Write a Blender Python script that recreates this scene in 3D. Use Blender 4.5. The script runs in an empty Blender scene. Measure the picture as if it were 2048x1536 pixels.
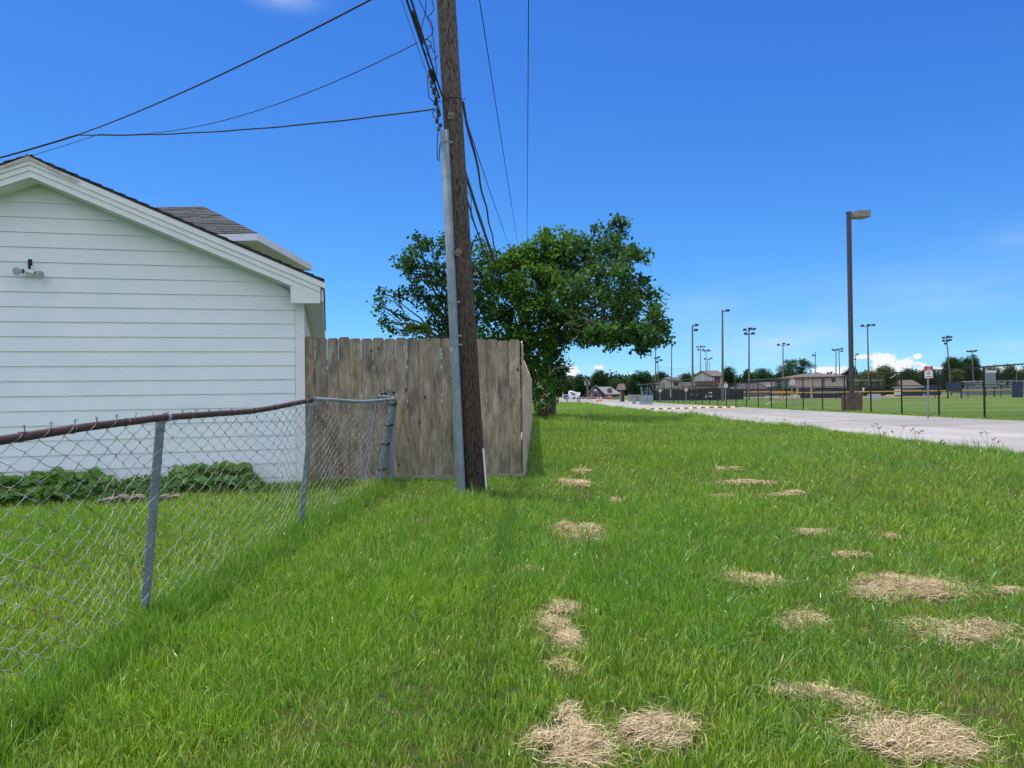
import bpy, math, random
import numpy as np
from mathutils import Vector, Matrix, Euler
R = math.radians
rnd = random.Random(7)
NR = np.random.RandomState(11)
S = bpy.context.scene
COL = S.collection

# ------------------------------------------------------------------ camera
F = 1500.0
CAMZ = 1.12
PITCH = math.atan(21 / 1500.0)
ROLL = math.atan(0.0134)
_zp = Vector((0, -math.sin(PITCH), math.cos(PITCH)))
_fw = Vector((0, math.cos(PITCH), math.sin(PITCH)))
_x = Vector((1, 0, 0))
CR = (_x * math.cos(ROLL) - _zp * math.sin(ROLL)).normalized()
CU = (_x * math.sin(ROLL) + _zp * math.cos(ROLL)).normalized()
CP = Vector((0, 0, CAMZ))
cam_d = bpy.data.cameras.new("camera")
cam = bpy.data.objects.new("camera", cam_d)
COL.objects.link(cam)
m = Matrix((CR, CU, -_fw)).transposed().to_4x4()
m.translation = CP
cam.matrix_world = m
cam_d.sensor_width = 36
cam_d.lens = 36 * F / 2048
cam_d.clip_start = 0.05
cam_d.clip_end = 9000
S.camera = cam

# ------------------------------------------------------------------ light
SUN_EL, SUN_AZ = 79, -58          # azimuth from +Y towards +X
sd = Vector((math.sin(R(SUN_AZ)) * math.cos(R(SUN_EL)), math.cos(R(SUN_AZ)) * math.cos(R(SUN_EL)), math.sin(R(SUN_EL))))
sl = bpy.data.lights.new("sun", 'SUN')
sl.energy = 3.15
sl.angle = R(1.6)
sl.color = (1.0, 0.95, 0.87)
so = bpy.data.objects.new("sun", sl)
so.rotation_euler = (-sd).to_track_quat('-Z', 'Y').to_euler()
so.location = (0, 0, 30)
COL.objects.link(so)

W = bpy.data.worlds.new("World")
S.world = W
W.use_nodes = True
wn, wl = W.node_tree.nodes, W.node_tree.links
wn.clear()
def wnode(t, **k):
    n = wn.new(t)
    for a, b in k.items():
        setattr(n, a, b)
    return n
def wmath(op, a, b=None, c=None, clamp=False):
    n = wn.new('ShaderNodeMath'); n.operation = op; n.use_clamp = clamp
    for i, v in enumerate((a, b, c)):
        if v is None: continue
        if isinstance(v, (int, float)): n.inputs[i].default_value = v
        else: wl.new(v, n.inputs[i])
    return n.outputs[0]
sky = wnode('ShaderNodeTexSky', sky_type='NISHITA', sun_disc=False)
sky.sun_elevation = R(SUN_EL)
sky.sun_rotation = R(SUN_AZ)
sky.air_density = 1.0
sky.dust_density = 0.3
sky.ozone_density = 3.0
sky.altitude = 0
SKY_STRENGTH = 0.15
EXPOSURE = 0.6
GAIN = SKY_STRENGTH * 2 ** EXPOSURE
tc = wnode('ShaderNodeTexCoord')
sx = wnode('ShaderNodeSeparateXYZ'); wl.new(tc.outputs['Generated'], sx.inputs[0])
AZ = wmath('ARCTAN2', sx.outputs[0], sx.outputs[1])
EL = wmath('ARCSINE', sx.outputs[2])
cx = wnode('ShaderNodeCombineXYZ')
wl.new(wmath('MULTIPLY', AZ, 1.0), cx.inputs[0]); wl.new(wmath('MULTIPLY', EL, 1.5), cx.inputs[1])
def wnoise(scale, detail, rough, vec=None, sxy=None):
    v = cx.outputs[0]
    if sxy:
        mp = wnode('ShaderNodeVectorMath', operation='MULTIPLY'); wl.new(v, mp.inputs[0]); mp.inputs[1].default_value = sxy
        v = mp.outputs[0]
    n = wnode('ShaderNodeTexNoise'); wl.new(v, n.inputs['Vector'])
    n.inputs['Scale'].default_value = scale; n.inputs['Detail'].default_value = detail; n.inputs['Roughness'].default_value = rough
    return n.outputs['Fac']
def px_azel(u, v):
    d = (_fw + CR * ((u - 1024) / F) + CU * ((768 - v) / F)).normalized()
    return math.atan2(d.x, d.y), math.asin(d.z)
sv = wnode('ShaderNodeCombineXYZ'); wl.new(sx.outputs[0], sv.inputs[0]); wl.new(sx.outputs[1], sv.inputs[1])
wl.new(wmath('ADD', wmath('MULTIPLY', wmath('MAXIMUM', sx.outputs[2], 0.0), 0.95), 0.06), sv.inputs[2])
wl.new(sv.outputs[0], sky.inputs['Vector'])
n_puff = wnoise(42, 5, 0.55)
n_wisp = wnoise(7, 6, 0.6, sxy=(1, 3.2, 1))
cum = None
# cumulus heads: u, v, half width px, half height px
for (u, v, rw, rh) in ((1768, 724, 26, 23), (1804, 731, 22, 18), (1756, 744, 22, 14), (1723, 714, 14, 6), (1858, 742, 42, 18), (1835, 712, 8, 6), (2030, 748, 60, 14), (1196, 735, 15, 5), (1216, 766, 20, 8), (1145, 744, 16, 13), (1660, 742, 44, 9), (1128, 762, 14, 9)):
    a, e = px_azel(u, v)
    dx = wmath('MULTIPLY', wmath('SUBTRACT', AZ, a), F / rw); dy = wmath('MULTIPLY', wmath('SUBTRACT', EL, e), F / rh)
    r = wmath('SQRT', wmath('ADD', wmath('MULTIPLY', dx, dx), wmath('MULTIPLY', dy, dy)))
    mk = wmath('SUBTRACT', 1.0, r)
    cum = mk if cum is None else wmath('MAXIMUM', cum, mk)
# cumulus added outside the frame as soft white fill for the shaded garage wall
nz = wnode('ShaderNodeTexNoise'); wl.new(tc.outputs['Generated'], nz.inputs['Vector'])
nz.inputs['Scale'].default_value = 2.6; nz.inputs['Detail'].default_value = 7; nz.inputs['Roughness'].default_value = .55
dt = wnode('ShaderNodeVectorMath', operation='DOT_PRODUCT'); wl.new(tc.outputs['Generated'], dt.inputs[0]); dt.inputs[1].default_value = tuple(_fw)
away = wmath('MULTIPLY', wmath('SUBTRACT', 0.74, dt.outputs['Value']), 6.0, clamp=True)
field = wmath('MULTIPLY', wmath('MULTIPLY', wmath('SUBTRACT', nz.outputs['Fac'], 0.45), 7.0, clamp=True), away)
cumf = wmath('MULTIPLY', wmath('ADD', cum, wmath('MULTIPLY', wmath('SUBTRACT', n_puff, 0.5), 2.4)), 3.2, clamp=True)
cumf = wmath('MULTIPLY', cumf, wmath('GREATER_THAN', EL, 0.0))
wsp = None
for (u, v, rw, rh, k) in ((1575, 675, 90, 22, 0.42), (1445, 660, 200, 60, 0.10), (565, -8, 52, 16, .6), (1840, 600, 330, 40, 0.10), (1950, 560, 260, 60, 0.08), (2050, 700, 110, 16, 0.22), (1600, 720, 300, 40, 0.16), (2060, 470, 60, 30, 0.12), (1180, 750, 90, 30, 0.30), (1400, 610, 90, 20, 0.10)):
    a, e = px_azel(u, v)
    dx = wmath('MULTIPLY', wmath('SUBTRACT', AZ, a), F / rw); dy = wmath('MULTIPLY', wmath('SUBTRACT', EL, e), F / rh)
    r2 = wmath('ADD', wmath('MULTIPLY', dx, dx), wmath('MULTIPLY', dy, dy))
    mk = wmath('MULTIPLY', wmath('POWER', 2.718, wmath('MULTIPLY', r2, -1.0)), k)
    wsp = mk if wsp is None else wmath('ADD', wsp, mk)
wf = wmath('MULTIPLY', wsp, wmath('MULTIPLY', wmath('SUBTRACT', n_wisp, 0.25), 2.4), clamp=True)
cloudc = wnode('ShaderNodeMix', data_type='RGBA')
cloudc.inputs['A'].default_value = (.80 / GAIN, .87 / GAIN, .97 / GAIN, 1); cloudc.inputs['B'].default_value = (1.04 / GAIN, 1.04 / GAIN, 1.06 / GAIN, 1)
wl.new(wmath('MULTIPLY', cumf, n_puff, clamp=True), cloudc.inputs['Factor'])
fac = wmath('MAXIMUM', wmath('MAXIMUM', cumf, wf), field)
sc_ = wnode('ShaderNodeSeparateColor'); wl.new(sky.outputs[0], sc_.inputs[0])
cc_ = wnode('ShaderNodeCombineColor')
for i_, (k_, p_) in enumerate(((1.75, 1.80), (1.92, 1.50), (1.72, 0.95))):     # blue-rich response of the phone camera
    wl.new(wmath('MULTIPLY', wmath('POWER', wmath('MULTIPLY', sc_.outputs[i_], 0.1), p_), k_ / GAIN), cc_.inputs[i_])
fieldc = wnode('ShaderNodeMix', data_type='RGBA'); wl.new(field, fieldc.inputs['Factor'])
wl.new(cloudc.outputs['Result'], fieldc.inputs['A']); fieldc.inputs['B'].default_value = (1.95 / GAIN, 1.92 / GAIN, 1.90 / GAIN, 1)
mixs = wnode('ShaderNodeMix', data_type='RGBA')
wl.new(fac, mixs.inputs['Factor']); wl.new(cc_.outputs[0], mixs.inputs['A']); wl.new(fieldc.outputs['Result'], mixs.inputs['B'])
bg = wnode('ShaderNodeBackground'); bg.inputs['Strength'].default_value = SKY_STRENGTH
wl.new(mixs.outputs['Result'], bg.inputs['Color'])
wo = wnode('ShaderNodeOutputWorld'); wl.new(bg.outputs[0], wo.inputs[0])

S.view_settings.view_transform = 'Standard'
S.view_settings.look = 'None'
S.view_settings.exposure = EXPOSURE
S.view_settings.gamma = 1
S.view_settings.use_curve_mapping = False
S.render.engine = 'CYCLES'
S.cycles.use_denoising = True
S.cycles.max_bounces = 6
S.cycles.diffuse_bounces = 3
S.cycles.transmission_bounces = 4
S.cycles.transparent_max_bounces = 6

# ------------------------------------------------------------------ geometry helpers
def ray(u, v):
    return _fw + CR * ((u - 1024) / F) + CU * ((768 - v) / F)
def at(u, v, Y):
    d = ray(u, v)
    return CP + d * (Y / d.y)
def _s(x, a, b):
    t = np.clip((np.asarray(x, float) - a) / (b - a), 0, 1)
    return t * t * (3 - 2 * t)
ZP = ([-50, 1.2, 2.5, 5, 7.5, 9.5, 11, 13, 18, 26, 50, 100, 160, 5000], [-.42, -.40, -.34, -.225, -.115, -.035, -.01, .02, 0, -.05, -.15, -.3, -.3, -.3])
def gz(x, y):
    x = np.asarray(x, float); y = np.asarray(y, float)
    z = np.interp(y, ZP[0], ZP[1])
    z = z + .08 * _s(x, 10, 17) * _s(y, 5, 15) + .03 * _s(x, 4, 8) * (1 - _s(y, 12, 30))
    z = z + .018 * np.sin(x * 1.3 + .6) * np.sin(y * .9) * (np.abs(x) < 12)
    return z
def near_edge(y): return 8.0 + .030 * (y - 12)
def far_edge(y): return 16.2 + .032 * (y - 23.8)
def terrain(x, y):
    z = gz(x, y)
    inroad = _s(x, near_edge(y) + .05, near_edge(y) + .35) * (1 - _s(x, far_edge(y) - .35, far_edge(y) - .05))
    return z - .12 * inroad
def ground(u, v):
    d = ray(u, v)
    t0, t = 1.0, 1.0
    for i in range(4000):
        p = CP + d * t
        if p.z <= float(gz(p.x, p.y)): break
        t *= 1.004
    return Vector((p.x, p.y, float(gz(p.x, p.y))))
def G(x, y, dz=0.0): return Vector((x, y, float(gz(x, y)) + dz))

class MB:
    def __init__(s): s.v = []; s.f = []; s.c = []
    def add(s, vs, fs):
        o = len(s.v); s.v += [tuple(v) for v in vs]; s.f += [tuple(i + o for i in f) for f in fs]; return s
    def box(s, c, size, rz=0.0, M=None):
        hx, hy, hz = size[0] / 2, size[1] / 2, size[2] / 2
        vs = [Vector((a * hx, b * hy, d * hz)) for a in (-1, 1) for b in (-1, 1) for d in (-1, 1)]
        Mx = M if M is not None else Matrix.Rotation(rz, 3, 'Z')
        vs = [Mx @ v + Vector(c) for v in vs]
        return s.add(vs, [(0, 1, 3, 2), (4, 6, 7, 5), (0, 4, 5, 1), (2, 3, 7, 6), (0, 2, 6, 4), (1, 5, 7, 3)])
    def tube(s, pts, r, n=8, cap=True):
        pts = [Vector(p) for p in pts]
        rs = r if isinstance(r, (list, tuple)) else [r] * len(pts)
        prev = None; rings = []
        for i, p in enumerate(pts):
            t = (pts[min(i + 1, len(pts) - 1)] - pts[max(i - 1, 0)])
            if t.length < 1e-9: t = Vector((0, 0, 1))
            t.normalize()
            if prev is None:
                a = Vector((0, 0, 1)) if abs(t.z) < .9 else Vector((1, 0, 0))
                x = a.cross(t).normalized()
            else:
                x = (prev - t * prev.dot(t))
                x = x.normalized() if x.length > 1e-6 else t.orthogonal().normalized()
            prev = x; y = t.cross(x)
            rings.append([p + (x * math.cos(k * 2 * math.pi / n) + y * math.sin(k * 2 * math.pi / n)) * rs[i] for k in range(n)])
        o = len(s.v)
        for rg in rings: s.v += [tuple(q) for q in rg]
        for i in range(len(rings) - 1):
            for k in range(n):
                a = o + i * n + k; b = o + i * n + (k + 1) % n
                s.f.append((a, b, b + n, a + n))
        if cap:
            s.f.append(tuple(o + k for k in reversed(range(n)))); s.f.append(tuple(o + (len(rings) - 1) * n + k for k in range(n)))
        return s
    def prism(s, poly, ext):
        poly = [Vector(p) for p in poly]; e = Vector(ext); n = len(poly)
        vs = poly + [p + e for p in poly]
        fs = [tuple(range(n)), tuple(reversed(range(n, 2 * n)))] + [(i, i + n, (i + 1) % n + n, (i + 1) % n) for i in range(n)]
        return s.add(vs, fs)
    def build(s, name, mat, parent=None, smooth=False, recalc=True):
        org = ORG.get(parent.name, Vector()) if parent else Vector()
        me = bpy.data.meshes.new(name)
        if parent is None:
            org = Vector()
        me.from_pydata([tuple(Vector(v) - org) for v in s.v], [], s.f)
        if recalc:
            import bmesh
            bm = bmesh.new(); bm.from_mesh(me); bmesh.ops.recalc_face_normals(bm, faces=bm.faces); bm.to_mesh(me); bm.free()
        if smooth:
            me.polygons.foreach_set('use_smooth', [True] * len(me.polygons)); me.set_sharp_from_angle(angle=R(50))
        me.materials.append(mat)
        o = bpy.data.objects.new(name, me); COL.objects.link(o)
        if parent: o.parent = parent; ORG[o.name] = org
        return o
ORG = {}
def tag(o, label=None, cat=None, group=None, kind=None):
    if label: o['label'] = label
    if cat: o['category'] = cat
    if group: o['group'] = group
    if kind: o['kind'] = kind
    return o
def thing(name, loc, label, cat, group=None):
    o = bpy.data.objects.new(name, None); COL.objects.link(o); o.location = loc
    o.empty_display_size = .2
    ORG[o.name] = Vector(loc)
    return tag(o, label, cat, group)
def np_mesh(name, verts, faces_n, fidx, mat, parent=None, col=None, smooth=False):
    """verts (N,3); every face has faces_n corners; fidx (M,faces_n)"""
    me = bpy.data.meshes.new(name)
    if parent is not None: verts = verts - np.array(ORG[parent.name])
    me.vertices.add(len(verts)); me.vertices.foreach_set('co', verts.astype(np.float32).ravel())
    M = len(fidx)
    me.loops.add(M * faces_n); me.loops.foreach_set('vertex_index', fidx.astype(np.int32).ravel())
    me.polygons.add(M); me.polygons.foreach_set('loop_start', np.arange(0, M * faces_n, faces_n, dtype=np.int32))
    try: me.polygons.foreach_set('loop_total', np.full(M, faces_n, dtype=np.int32))
    except Exception: pass
    if col is not None:
        a = me.attributes.new('Col', 'FLOAT_COLOR', 'POINT'); a.data.foreach_set('color', col.astype(np.float32).ravel())
    me.update(calc_edges=True)
    if smooth: me.polygons.foreach_set('use_smooth', [True] * M)
    me.materials.append(mat)
    o = bpy.data.objects.new(name, me); COL.objects.link(o)
    if parent is not None: o.parent = parent; ORG[o.name] = ORG[parent.name]
    return o

# ------------------------------------------------------------------ materials
class NT:
    def __init__(s, name):
        s.m = bpy.data.materials.new(name); s.m.use_nodes = True
        s.n = s.m.node_tree.nodes; s.l = s.m.node_tree.links
        s.b = s.n['Principled BSDF']; s.out = s.n['Material Output']
        s.tc = s.n.new('ShaderNodeTexCoord'); s.geo = s.n.new('ShaderNodeNewGeometry')
    def set(s, sock, v):
        if isinstance(v, (int, float, tuple, list)): sock.default_value = v if not isinstance(v, (tuple, list)) or len(v) != 3 or sock.type == 'VECTOR' else (*v, 1)
        else: s.l.new(v, sock)
    def math(s, op, a, b=0.0, clamp=False):
        n = s.n.new('ShaderNodeMath'); n.operation = op; n.use_clamp = clamp
        s.set(n.inputs[0], a); s.set(n.inputs[1], b); return n.outputs[0]
    def vec(s, scale, src='Object', off=None):
        mp = s.n.new('ShaderNodeMapping'); s.l.new(s.tc.outputs[src] if src != 'Pos' else s.geo.outputs['Position'], mp.inputs[0])
        mp.inputs['Scale'].default_value = scale
        if off is not None: s.l.new(off, mp.inputs['Location'])
        return mp.outputs[0]
    def noise(s, scale, detail=4, rough=.55, v=None, dist=0.0):
        n = s.n.new('ShaderNodeTexNoise'); n.inputs['Scale'].default_value = scale; n.inputs['Detail'].default_value = detail
        n.inputs['Roughness'].default_value = rough; n.inputs['Distortion'].default_value = dist
        s.l.new(v if v is not None else s.tc.outputs['Object'], n.inputs['Vector']); return n.outputs['Fac']
    def voro(s, scale, v=None, feat='F1'):
        n = s.n.new('ShaderNodeTexVoronoi'); n.feature = feat; n.inputs['Scale'].default_value = scale
        s.l.new(v if v is not None else s.tc.outputs['Object'], n.inputs['Vector']); return n.outputs['Distance']
    def ramp(s, f, stops):
        n = s.n.new('ShaderNodeValToRGB'); s.set(n.inputs[0], f)
        e = n.color_ramp.elements
        while len(e) < len(stops): e.new(.5)
        for i, (p, c) in enumerate(stops): e[i].position = p; e[i].color = (*c, 1) if len(c) == 3 else c
        return n.outputs[0]
    def mix(s, f, a, b, mode='MIX'):
        n = s.n.new('ShaderNodeMix'); n.data_type = 'RGBA'; n.blend_type = mode
        s.set(n.inputs['Factor'], f); s.set(n.inputs['A'], a); s.set(n.inputs['B'], b); return n.outputs['Result']
    def bump(s, h, strength=.3, dist=.01):
        n = s.n.new('ShaderNodeBump'); n.inputs['Strength'].default_value = strength; n.inputs['Distance'].default_value = dist
        s.l.new(h, n.inputs['Height']); s.l.new(n.outputs[0], s.b.inputs['Normal'])
    def rand(s):
        n = s.n.new('ShaderNodeObjectInfo'); return n.outputs['Random']
    def attr(s, name, typ='GEOMETRY'):
        n = s.n.new('ShaderNodeAttribute'); n.attribute_name = name; n.attribute_type = typ; return n

def simple(name, c, rough=.6, var=.15, scale=6, metal=0.0, bump=0.0, src='Object'):
    t = NT(name)
    n = t.noise(scale, 5, .6, v=t.vec((1, 1, 1), src))
    lo = tuple(x * (1 - var) for x in c); hi = tuple(min(1, x * (1 + var)) for x in c)
    t.set(t.b.inputs['Base Color'], t.ramp(n, [(.3, lo), (.7, hi)]))
    t.b.inputs['Roughness'].default_value = rough; t.b.inputs['Metallic'].default_value = metal
    if bump: t.bump(t.noise(scale * 6, 4, .6), bump, .01)
    return t.m

def mat_picket(name='weathered_cedar', dark=1.0):
    t = NT(name)
    r = t.rand()
    cr = t.n.new('ShaderNodeCombineXYZ'); t.l.new(t.math('MULTIPLY', r, 37.0), cr.inputs[0]); t.l.new(t.math('MULTIPLY', r, 91.0), cr.inputs[2])
    v = t.vec((1, 1, .10), 'Object', cr.outputs[0])
    grain = t.noise(60, 6, .65, v, dist=.6)
    v2 = t.vec((1, 1, .35), 'Object', cr.outputs[0])
    blot = t.noise(7, 4, .6, v2, dist=.3)
    base = t.ramp(blot, [(.28, (.085 * dark, .070 * dark, .056 * dark)), (.45, (.17 * dark, .135 * dark, .10 * dark)), (.62, (.25 * dark, .205 * dark, .150 * dark)), (.8, (.30 * dark, .265 * dark, .215 * dark))])
    tone = t.ramp(r, [(0, (.98, 1.02, 1.10)), (.35, (1.18, 1.20, 1.24)), (.7, (1.14, 1.10, 1.02)), (1, (1.3, 1.3, 1.28))])
    c = t.mix(1.0, base, tone, 'MULTIPLY')
    c = t.mix(.85, c, t.ramp(grain, [(.32, (.48, .46, .44)), (.5, (1.0, 1.0, 1.0)), (.7, (1.22, 1.22, 1.2))]), 'MULTIPLY')
    kv = t.vec((1, 1, .55), 'Object', cr.outputs[0])
    k = t.voro(6.0, kv)
    c = t.mix(t.ramp(k, [(.07, (1, 1, 1)), (.105, (0, 0, 0))]), c, (.06 * dark, .035 * dark, .02 * dark))
    ring = t.ramp(k, [(.105, (0, 0, 0)), (.125, (1, 1, 1)), (.18, (0, 0, 0))])
    c = t.mix(t.math('MULTIPLY', ring, .45), c, (.34, .27, .19))
    # greenish algae near the ground
    z = t.n.new('ShaderNodeSeparateXYZ'); t.l.new(t.geo.outputs['Position'], z.inputs[0])
    alg = t.math('MULTIPLY', t.math('SUBTRACT', .55, z.outputs[2], clamp=True), t.noise(9, 3, .6), clamp=True)
    c = t.mix(t.math('MULTIPLY', alg, .8, clamp=True), c, (.10, .12, .05))
    t.set(t.b.inputs['Base Color'], c); t.b.inputs['Roughness'].default_value = .85
    t.b.inputs['Specular IOR Level'].default_value = .2
    t.bump(t.math('ADD', grain, t.math('MULTIPLY', k, .6)), .5, .004)
    return t.m
M_PICKET = mat_picket(dark=1.5)
M_BOARDLT = simple('pale_treated_board', (.34, .31, .26), .8, .25, 12, bump=.2)

def mat_siding():
    t = NT('painted_fibre_siding')
    r = t.rand()
    cr = t.n.new('ShaderNodeCombineXYZ'); t.l.new(t.math('MULTIPLY', r, 50.0), cr.inputs[0])
    v = t.vec((.16, .16, 1), 'Object', cr.outputs[0])
    g = t.noise(42, 5, .6, v, dist=2.2)
    d = t.noise(1.6, 4, .6)
    c = t.ramp(d, [(.3, (.76, .82, .855)), (.6, (.83, .875, .895))])
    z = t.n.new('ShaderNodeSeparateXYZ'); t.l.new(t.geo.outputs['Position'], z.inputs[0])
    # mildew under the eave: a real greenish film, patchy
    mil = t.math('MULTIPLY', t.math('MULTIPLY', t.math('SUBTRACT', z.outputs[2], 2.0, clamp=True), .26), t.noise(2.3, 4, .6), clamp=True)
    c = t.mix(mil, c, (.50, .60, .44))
    t.set(t.b.inputs['Base Color'], c); t.b.inputs['Roughness'].default_value = .5
    t.bump(g, .7, .0045)
    return t.m
M_SIDING = mat_siding()
M_TRIM = simple('white_trim_paint', (.78, .80, .78), .45, .06, 5, bump=.05)
M_SOFFIT = simple('soffit_paint', (.70, .74, .68), .6, .10, 3)
M_FASCIA = simple('aluminium_fascia', (.74, .74, .80), .35, .05, 3)

def mat_shingle(name, c=(.055, .055, .06)):
    t = NT(name)
    b = t.n.new('ShaderNodeTexBrick'); b.inputs['Scale'].default_value = 1; b.inputs['Brick Width'].default_value = .30; b.inputs['Row Height'].default_value = .14
    b.inputs['Mortar Size'].default_value = .008; b.inputs['Color1'].default_value = (*[x * .7 for x in c], 1); b.inputs['Color2'].default_value = (*[x * 1.5 for x in c], 1); b.inputs['Mortar'].default_value = (.015, .015, .015, 1)
    t.l.new(t.tc.outputs['UV'], b.inputs['Vector'])
    n = t.noise(90, 3, .6)
    t.set(t.b.inputs['Base Color'], t.mix(.5, b.outputs['Color'], t.ramp(n, [(.3, (.5, .5, .5)), (.7, (1.4, 1.4, 1.4))]), 'MULTIPLY'))
    t.b.inputs['Roughness'].default_value = .95
    t.bump(n, .3, .004)
    return t.m
M_SHINGLE = simple('charcoal_shingle', (.060, .058, .062), .95, .5, 30, bump=.4)
M_SHINGLE_B = simple('brown_grey_shingle', (.125, .10, .09), .95, .25, 8, bump=.3)

def mat_pole():
    t = NT('creosoted_pole_wood')
    v = t.vec((1, 1, .07))
    g = t.noise(70, 6, .7, v, dist=.4)
    v2 = t.vec((1, 1, .17))
    slit = t.voro(62, v2)
    slit2 = t.noise(60, 2, .5, t.vec((1, 1, .14)))
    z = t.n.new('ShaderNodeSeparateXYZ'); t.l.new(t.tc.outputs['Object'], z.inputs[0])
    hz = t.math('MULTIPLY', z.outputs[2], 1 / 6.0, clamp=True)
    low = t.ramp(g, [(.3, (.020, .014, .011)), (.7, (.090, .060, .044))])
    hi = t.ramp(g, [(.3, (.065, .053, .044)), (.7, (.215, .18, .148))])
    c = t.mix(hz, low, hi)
    c = t.mix(t.ramp(slit, [(.25, (1, 1, 1)), (.35, (0, 0, 0))]), c, (.012, .008, .006))
    c = t.mix(t.math('MULTIPLY', t.ramp(slit2, [(.60, (0, 0, 0)), (.68, (1, 1, 1))]), .7), c, (.015, .01, .008))
    t.set(t.b.inputs['Base Color'], c); t.b.inputs['Roughness'].default_value = .85
    t.b.inputs['Specular IOR Level'].default_value = .25
    t.bump(t.math('ADD', t.ramp(slit, [(.12, (0, 0, 0)), (.3, (1, 1, 1))]), g), .9, .008)
    return t.m
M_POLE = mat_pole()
def mat_galv(name='galvanised_steel', c=(.33, .37, .40), rust=0.0):
    t = NT(name)
    n = t.voro(55); n2 = t.noise(5, 5, .6)
    cc = t.mix(.5, t.ramp(n2, [(.3, tuple(x * .75 for x in c)), (.7, tuple(x * 1.2 for x in c))]), t.ramp(n, [(.1, (.75, .75, .75)), (.5, (1.15, 1.15, 1.15))]), 'MULTIPLY')
    if rust: cc = t.mix(t.ramp(t.noise(9, 5, .7), [(.5 - rust * .3, (0, 0, 0)), (.62, (1, 1, 1))]), cc, (.12, .055, .03))
    t.set(t.b.inputs['Base Color'], cc); t.b.inputs['Roughness'].default_value = .6; t.b.inputs['Metallic'].default_value = .25
    return t.m
M_GALV = mat_galv(c=(.22, .275, .31))
M_GALV_D = mat_galv('dull_galvanised_post', (.165, .205, .24))
M_WIRE = mat_galv('chain_link_wire', (.38, .39, .38), .15)
M_RUST = simple('brown_rusted_rail', (.045, .018, .015), .6, .35, 14, bump=.2)
M_BLACK = simple('black_vinyl_metal', (.008, .009, .011), .7, .2, 8)
M_CABLE = simple('black_cable_rubber', (.012, .012, .013), .5, .2, 30)
M_BRONZE = simple('dark_bronze_paint', (.045, .038, .035), .4, .2, 3)
M_PAINTEDLAMP = simple('chalky_lamp_housing', (.27, .25, .235), .7, .3, 9)
M_PLATEW = simple('rusty_washer_plate', (.20, .15, .11), .7, .3, 30)

def mat_concrete(name, c, var=.12, cracks=False):
    t = NT(name)
    r = t.rand()
    n = t.noise(.8, 6, .6, t.vec((1, 1, 1), 'Pos')); n2 = t.noise(30, 4, .7, t.vec((1, 1, 1), 'Pos'))
    streak = t.noise(1.4, 4, .6, t.vec((1, .10, 1), 'Pos'))
    cc = t.ramp(n, [(.3, tuple(x * (1 - var) for x in c)), (.7, tuple(x * (1 + var) for x in c))])
    cc = t.mix(1, cc, t.ramp(r, [(0, (.87, .87, .87)), (1, (1.08, 1.08, 1.08))]), 'MULTIPLY')
    cc = t.mix(.8, cc, t.ramp(n2, [(.3, (.9, .9, .9)), (.7, (1.07, 1.07, 1.07))]), 'MULTIPLY')
    cc = t.mix(t.math('MULTIPLY', t.ramp(streak, [(.50, (0, 0, 0)), (.70, (1, 1, 1))]), .5), cc, tuple(x * .62 for x in c))
    t.set(t.b.inputs['Base Color'], cc); t.b.inputs['Roughness'].default_value = .85
    t.bump(n2, .15, .004)
    return t.m
M_CONC = mat_concrete('broom_finished_concrete', (.285, .268, .243), .2)
M_CONC_N = mat_concrete('pale_newer_concrete', (.33, .31, .283), .15)
M_BLOCK = simple('stained_concrete_base', (.13, .085, .065), .9, .45, 3.5, bump=.3)
M_YEL = simple('yellow_paint', (.72, .42, .07), .6, .15, 3)
M_YELCAP = simple('yellow_fence_cap', (.60, .33, .03), .5, .1, 3)
M_BLKP = simple('black_paint_dull', (.03, .03, .032), .7, .2, 3)
M_RED = simple('red_sign_face', (.55, .02, .025), .45, .08, 5)
M_WHITE = simple('white_sign_face', (.75, .75, .75), .45, .05, 5)
M_DARKTXT = simple('sign_ink', (.10, .10, .12), .6, .1, 5)
M_LTGREY = simple('light_grey_siding', (.44, .41, .39), .7, .08, 2)
M_TAN = simple('tan_painted_wall', (.38, .34, .31), .8, .08, 2)
M_DKGREY = simple('slate_grey_wall', (.13, .13, .145), .8, .12, 2)
M_DKTRIM = simple('dark_brown_trim', (.035, .025, .022), .6, .2, 3)
M_WIN = simple('dark_window_glass', (.02, .02, .025), .08, .3, 2)
M_NAVY = simple('navy_panel', (.018, .035, .085), .6, .2, 1.5)
M_SCREEN = simple('dark_windscreen_fabric', (.022, .024, .032), .9, .3, .8)
M_BRICK = simple('brown_brick', (.16, .075, .05), .9, .2, 10)
M_POLEFAR = simple('weathered_light_pole', (.17, .14, .115), .8, .25, 2)
M_LAMPH = simple('floodlight_housing', (.035, .035, .04), .5, .2, 3)
M_BLUE = simple('blue_truck_panel', (.02, .14, .42), .35, .1, 2)
M_TWHITE = simple('white_truck_paint', (.75, .76, .78), .3, .04, 2)
M_TYRE = simple('tyre_rubber', (.015, .015, .015), .85, .2, 9)
M_ORANGE = simple('cone_orange', (.75, .12, .02), .5, .1, 4)
M_BARK = simple('grey_brown_bark', (.10, .08, .062), .9, .35, 12, bump=.5)
M_DEADWOOD = simple('bleached_dead_branch', (.36, .32, .28), .8, .2, 12)
M_ROOT = simple('red_brown_root_wood', (.11, .052, .04), .9, .5, 9, bump=.8)
M_STONE = simple('edging_stone', (.15, .125, .105), .9, .3, 9, bump=.4)

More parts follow.
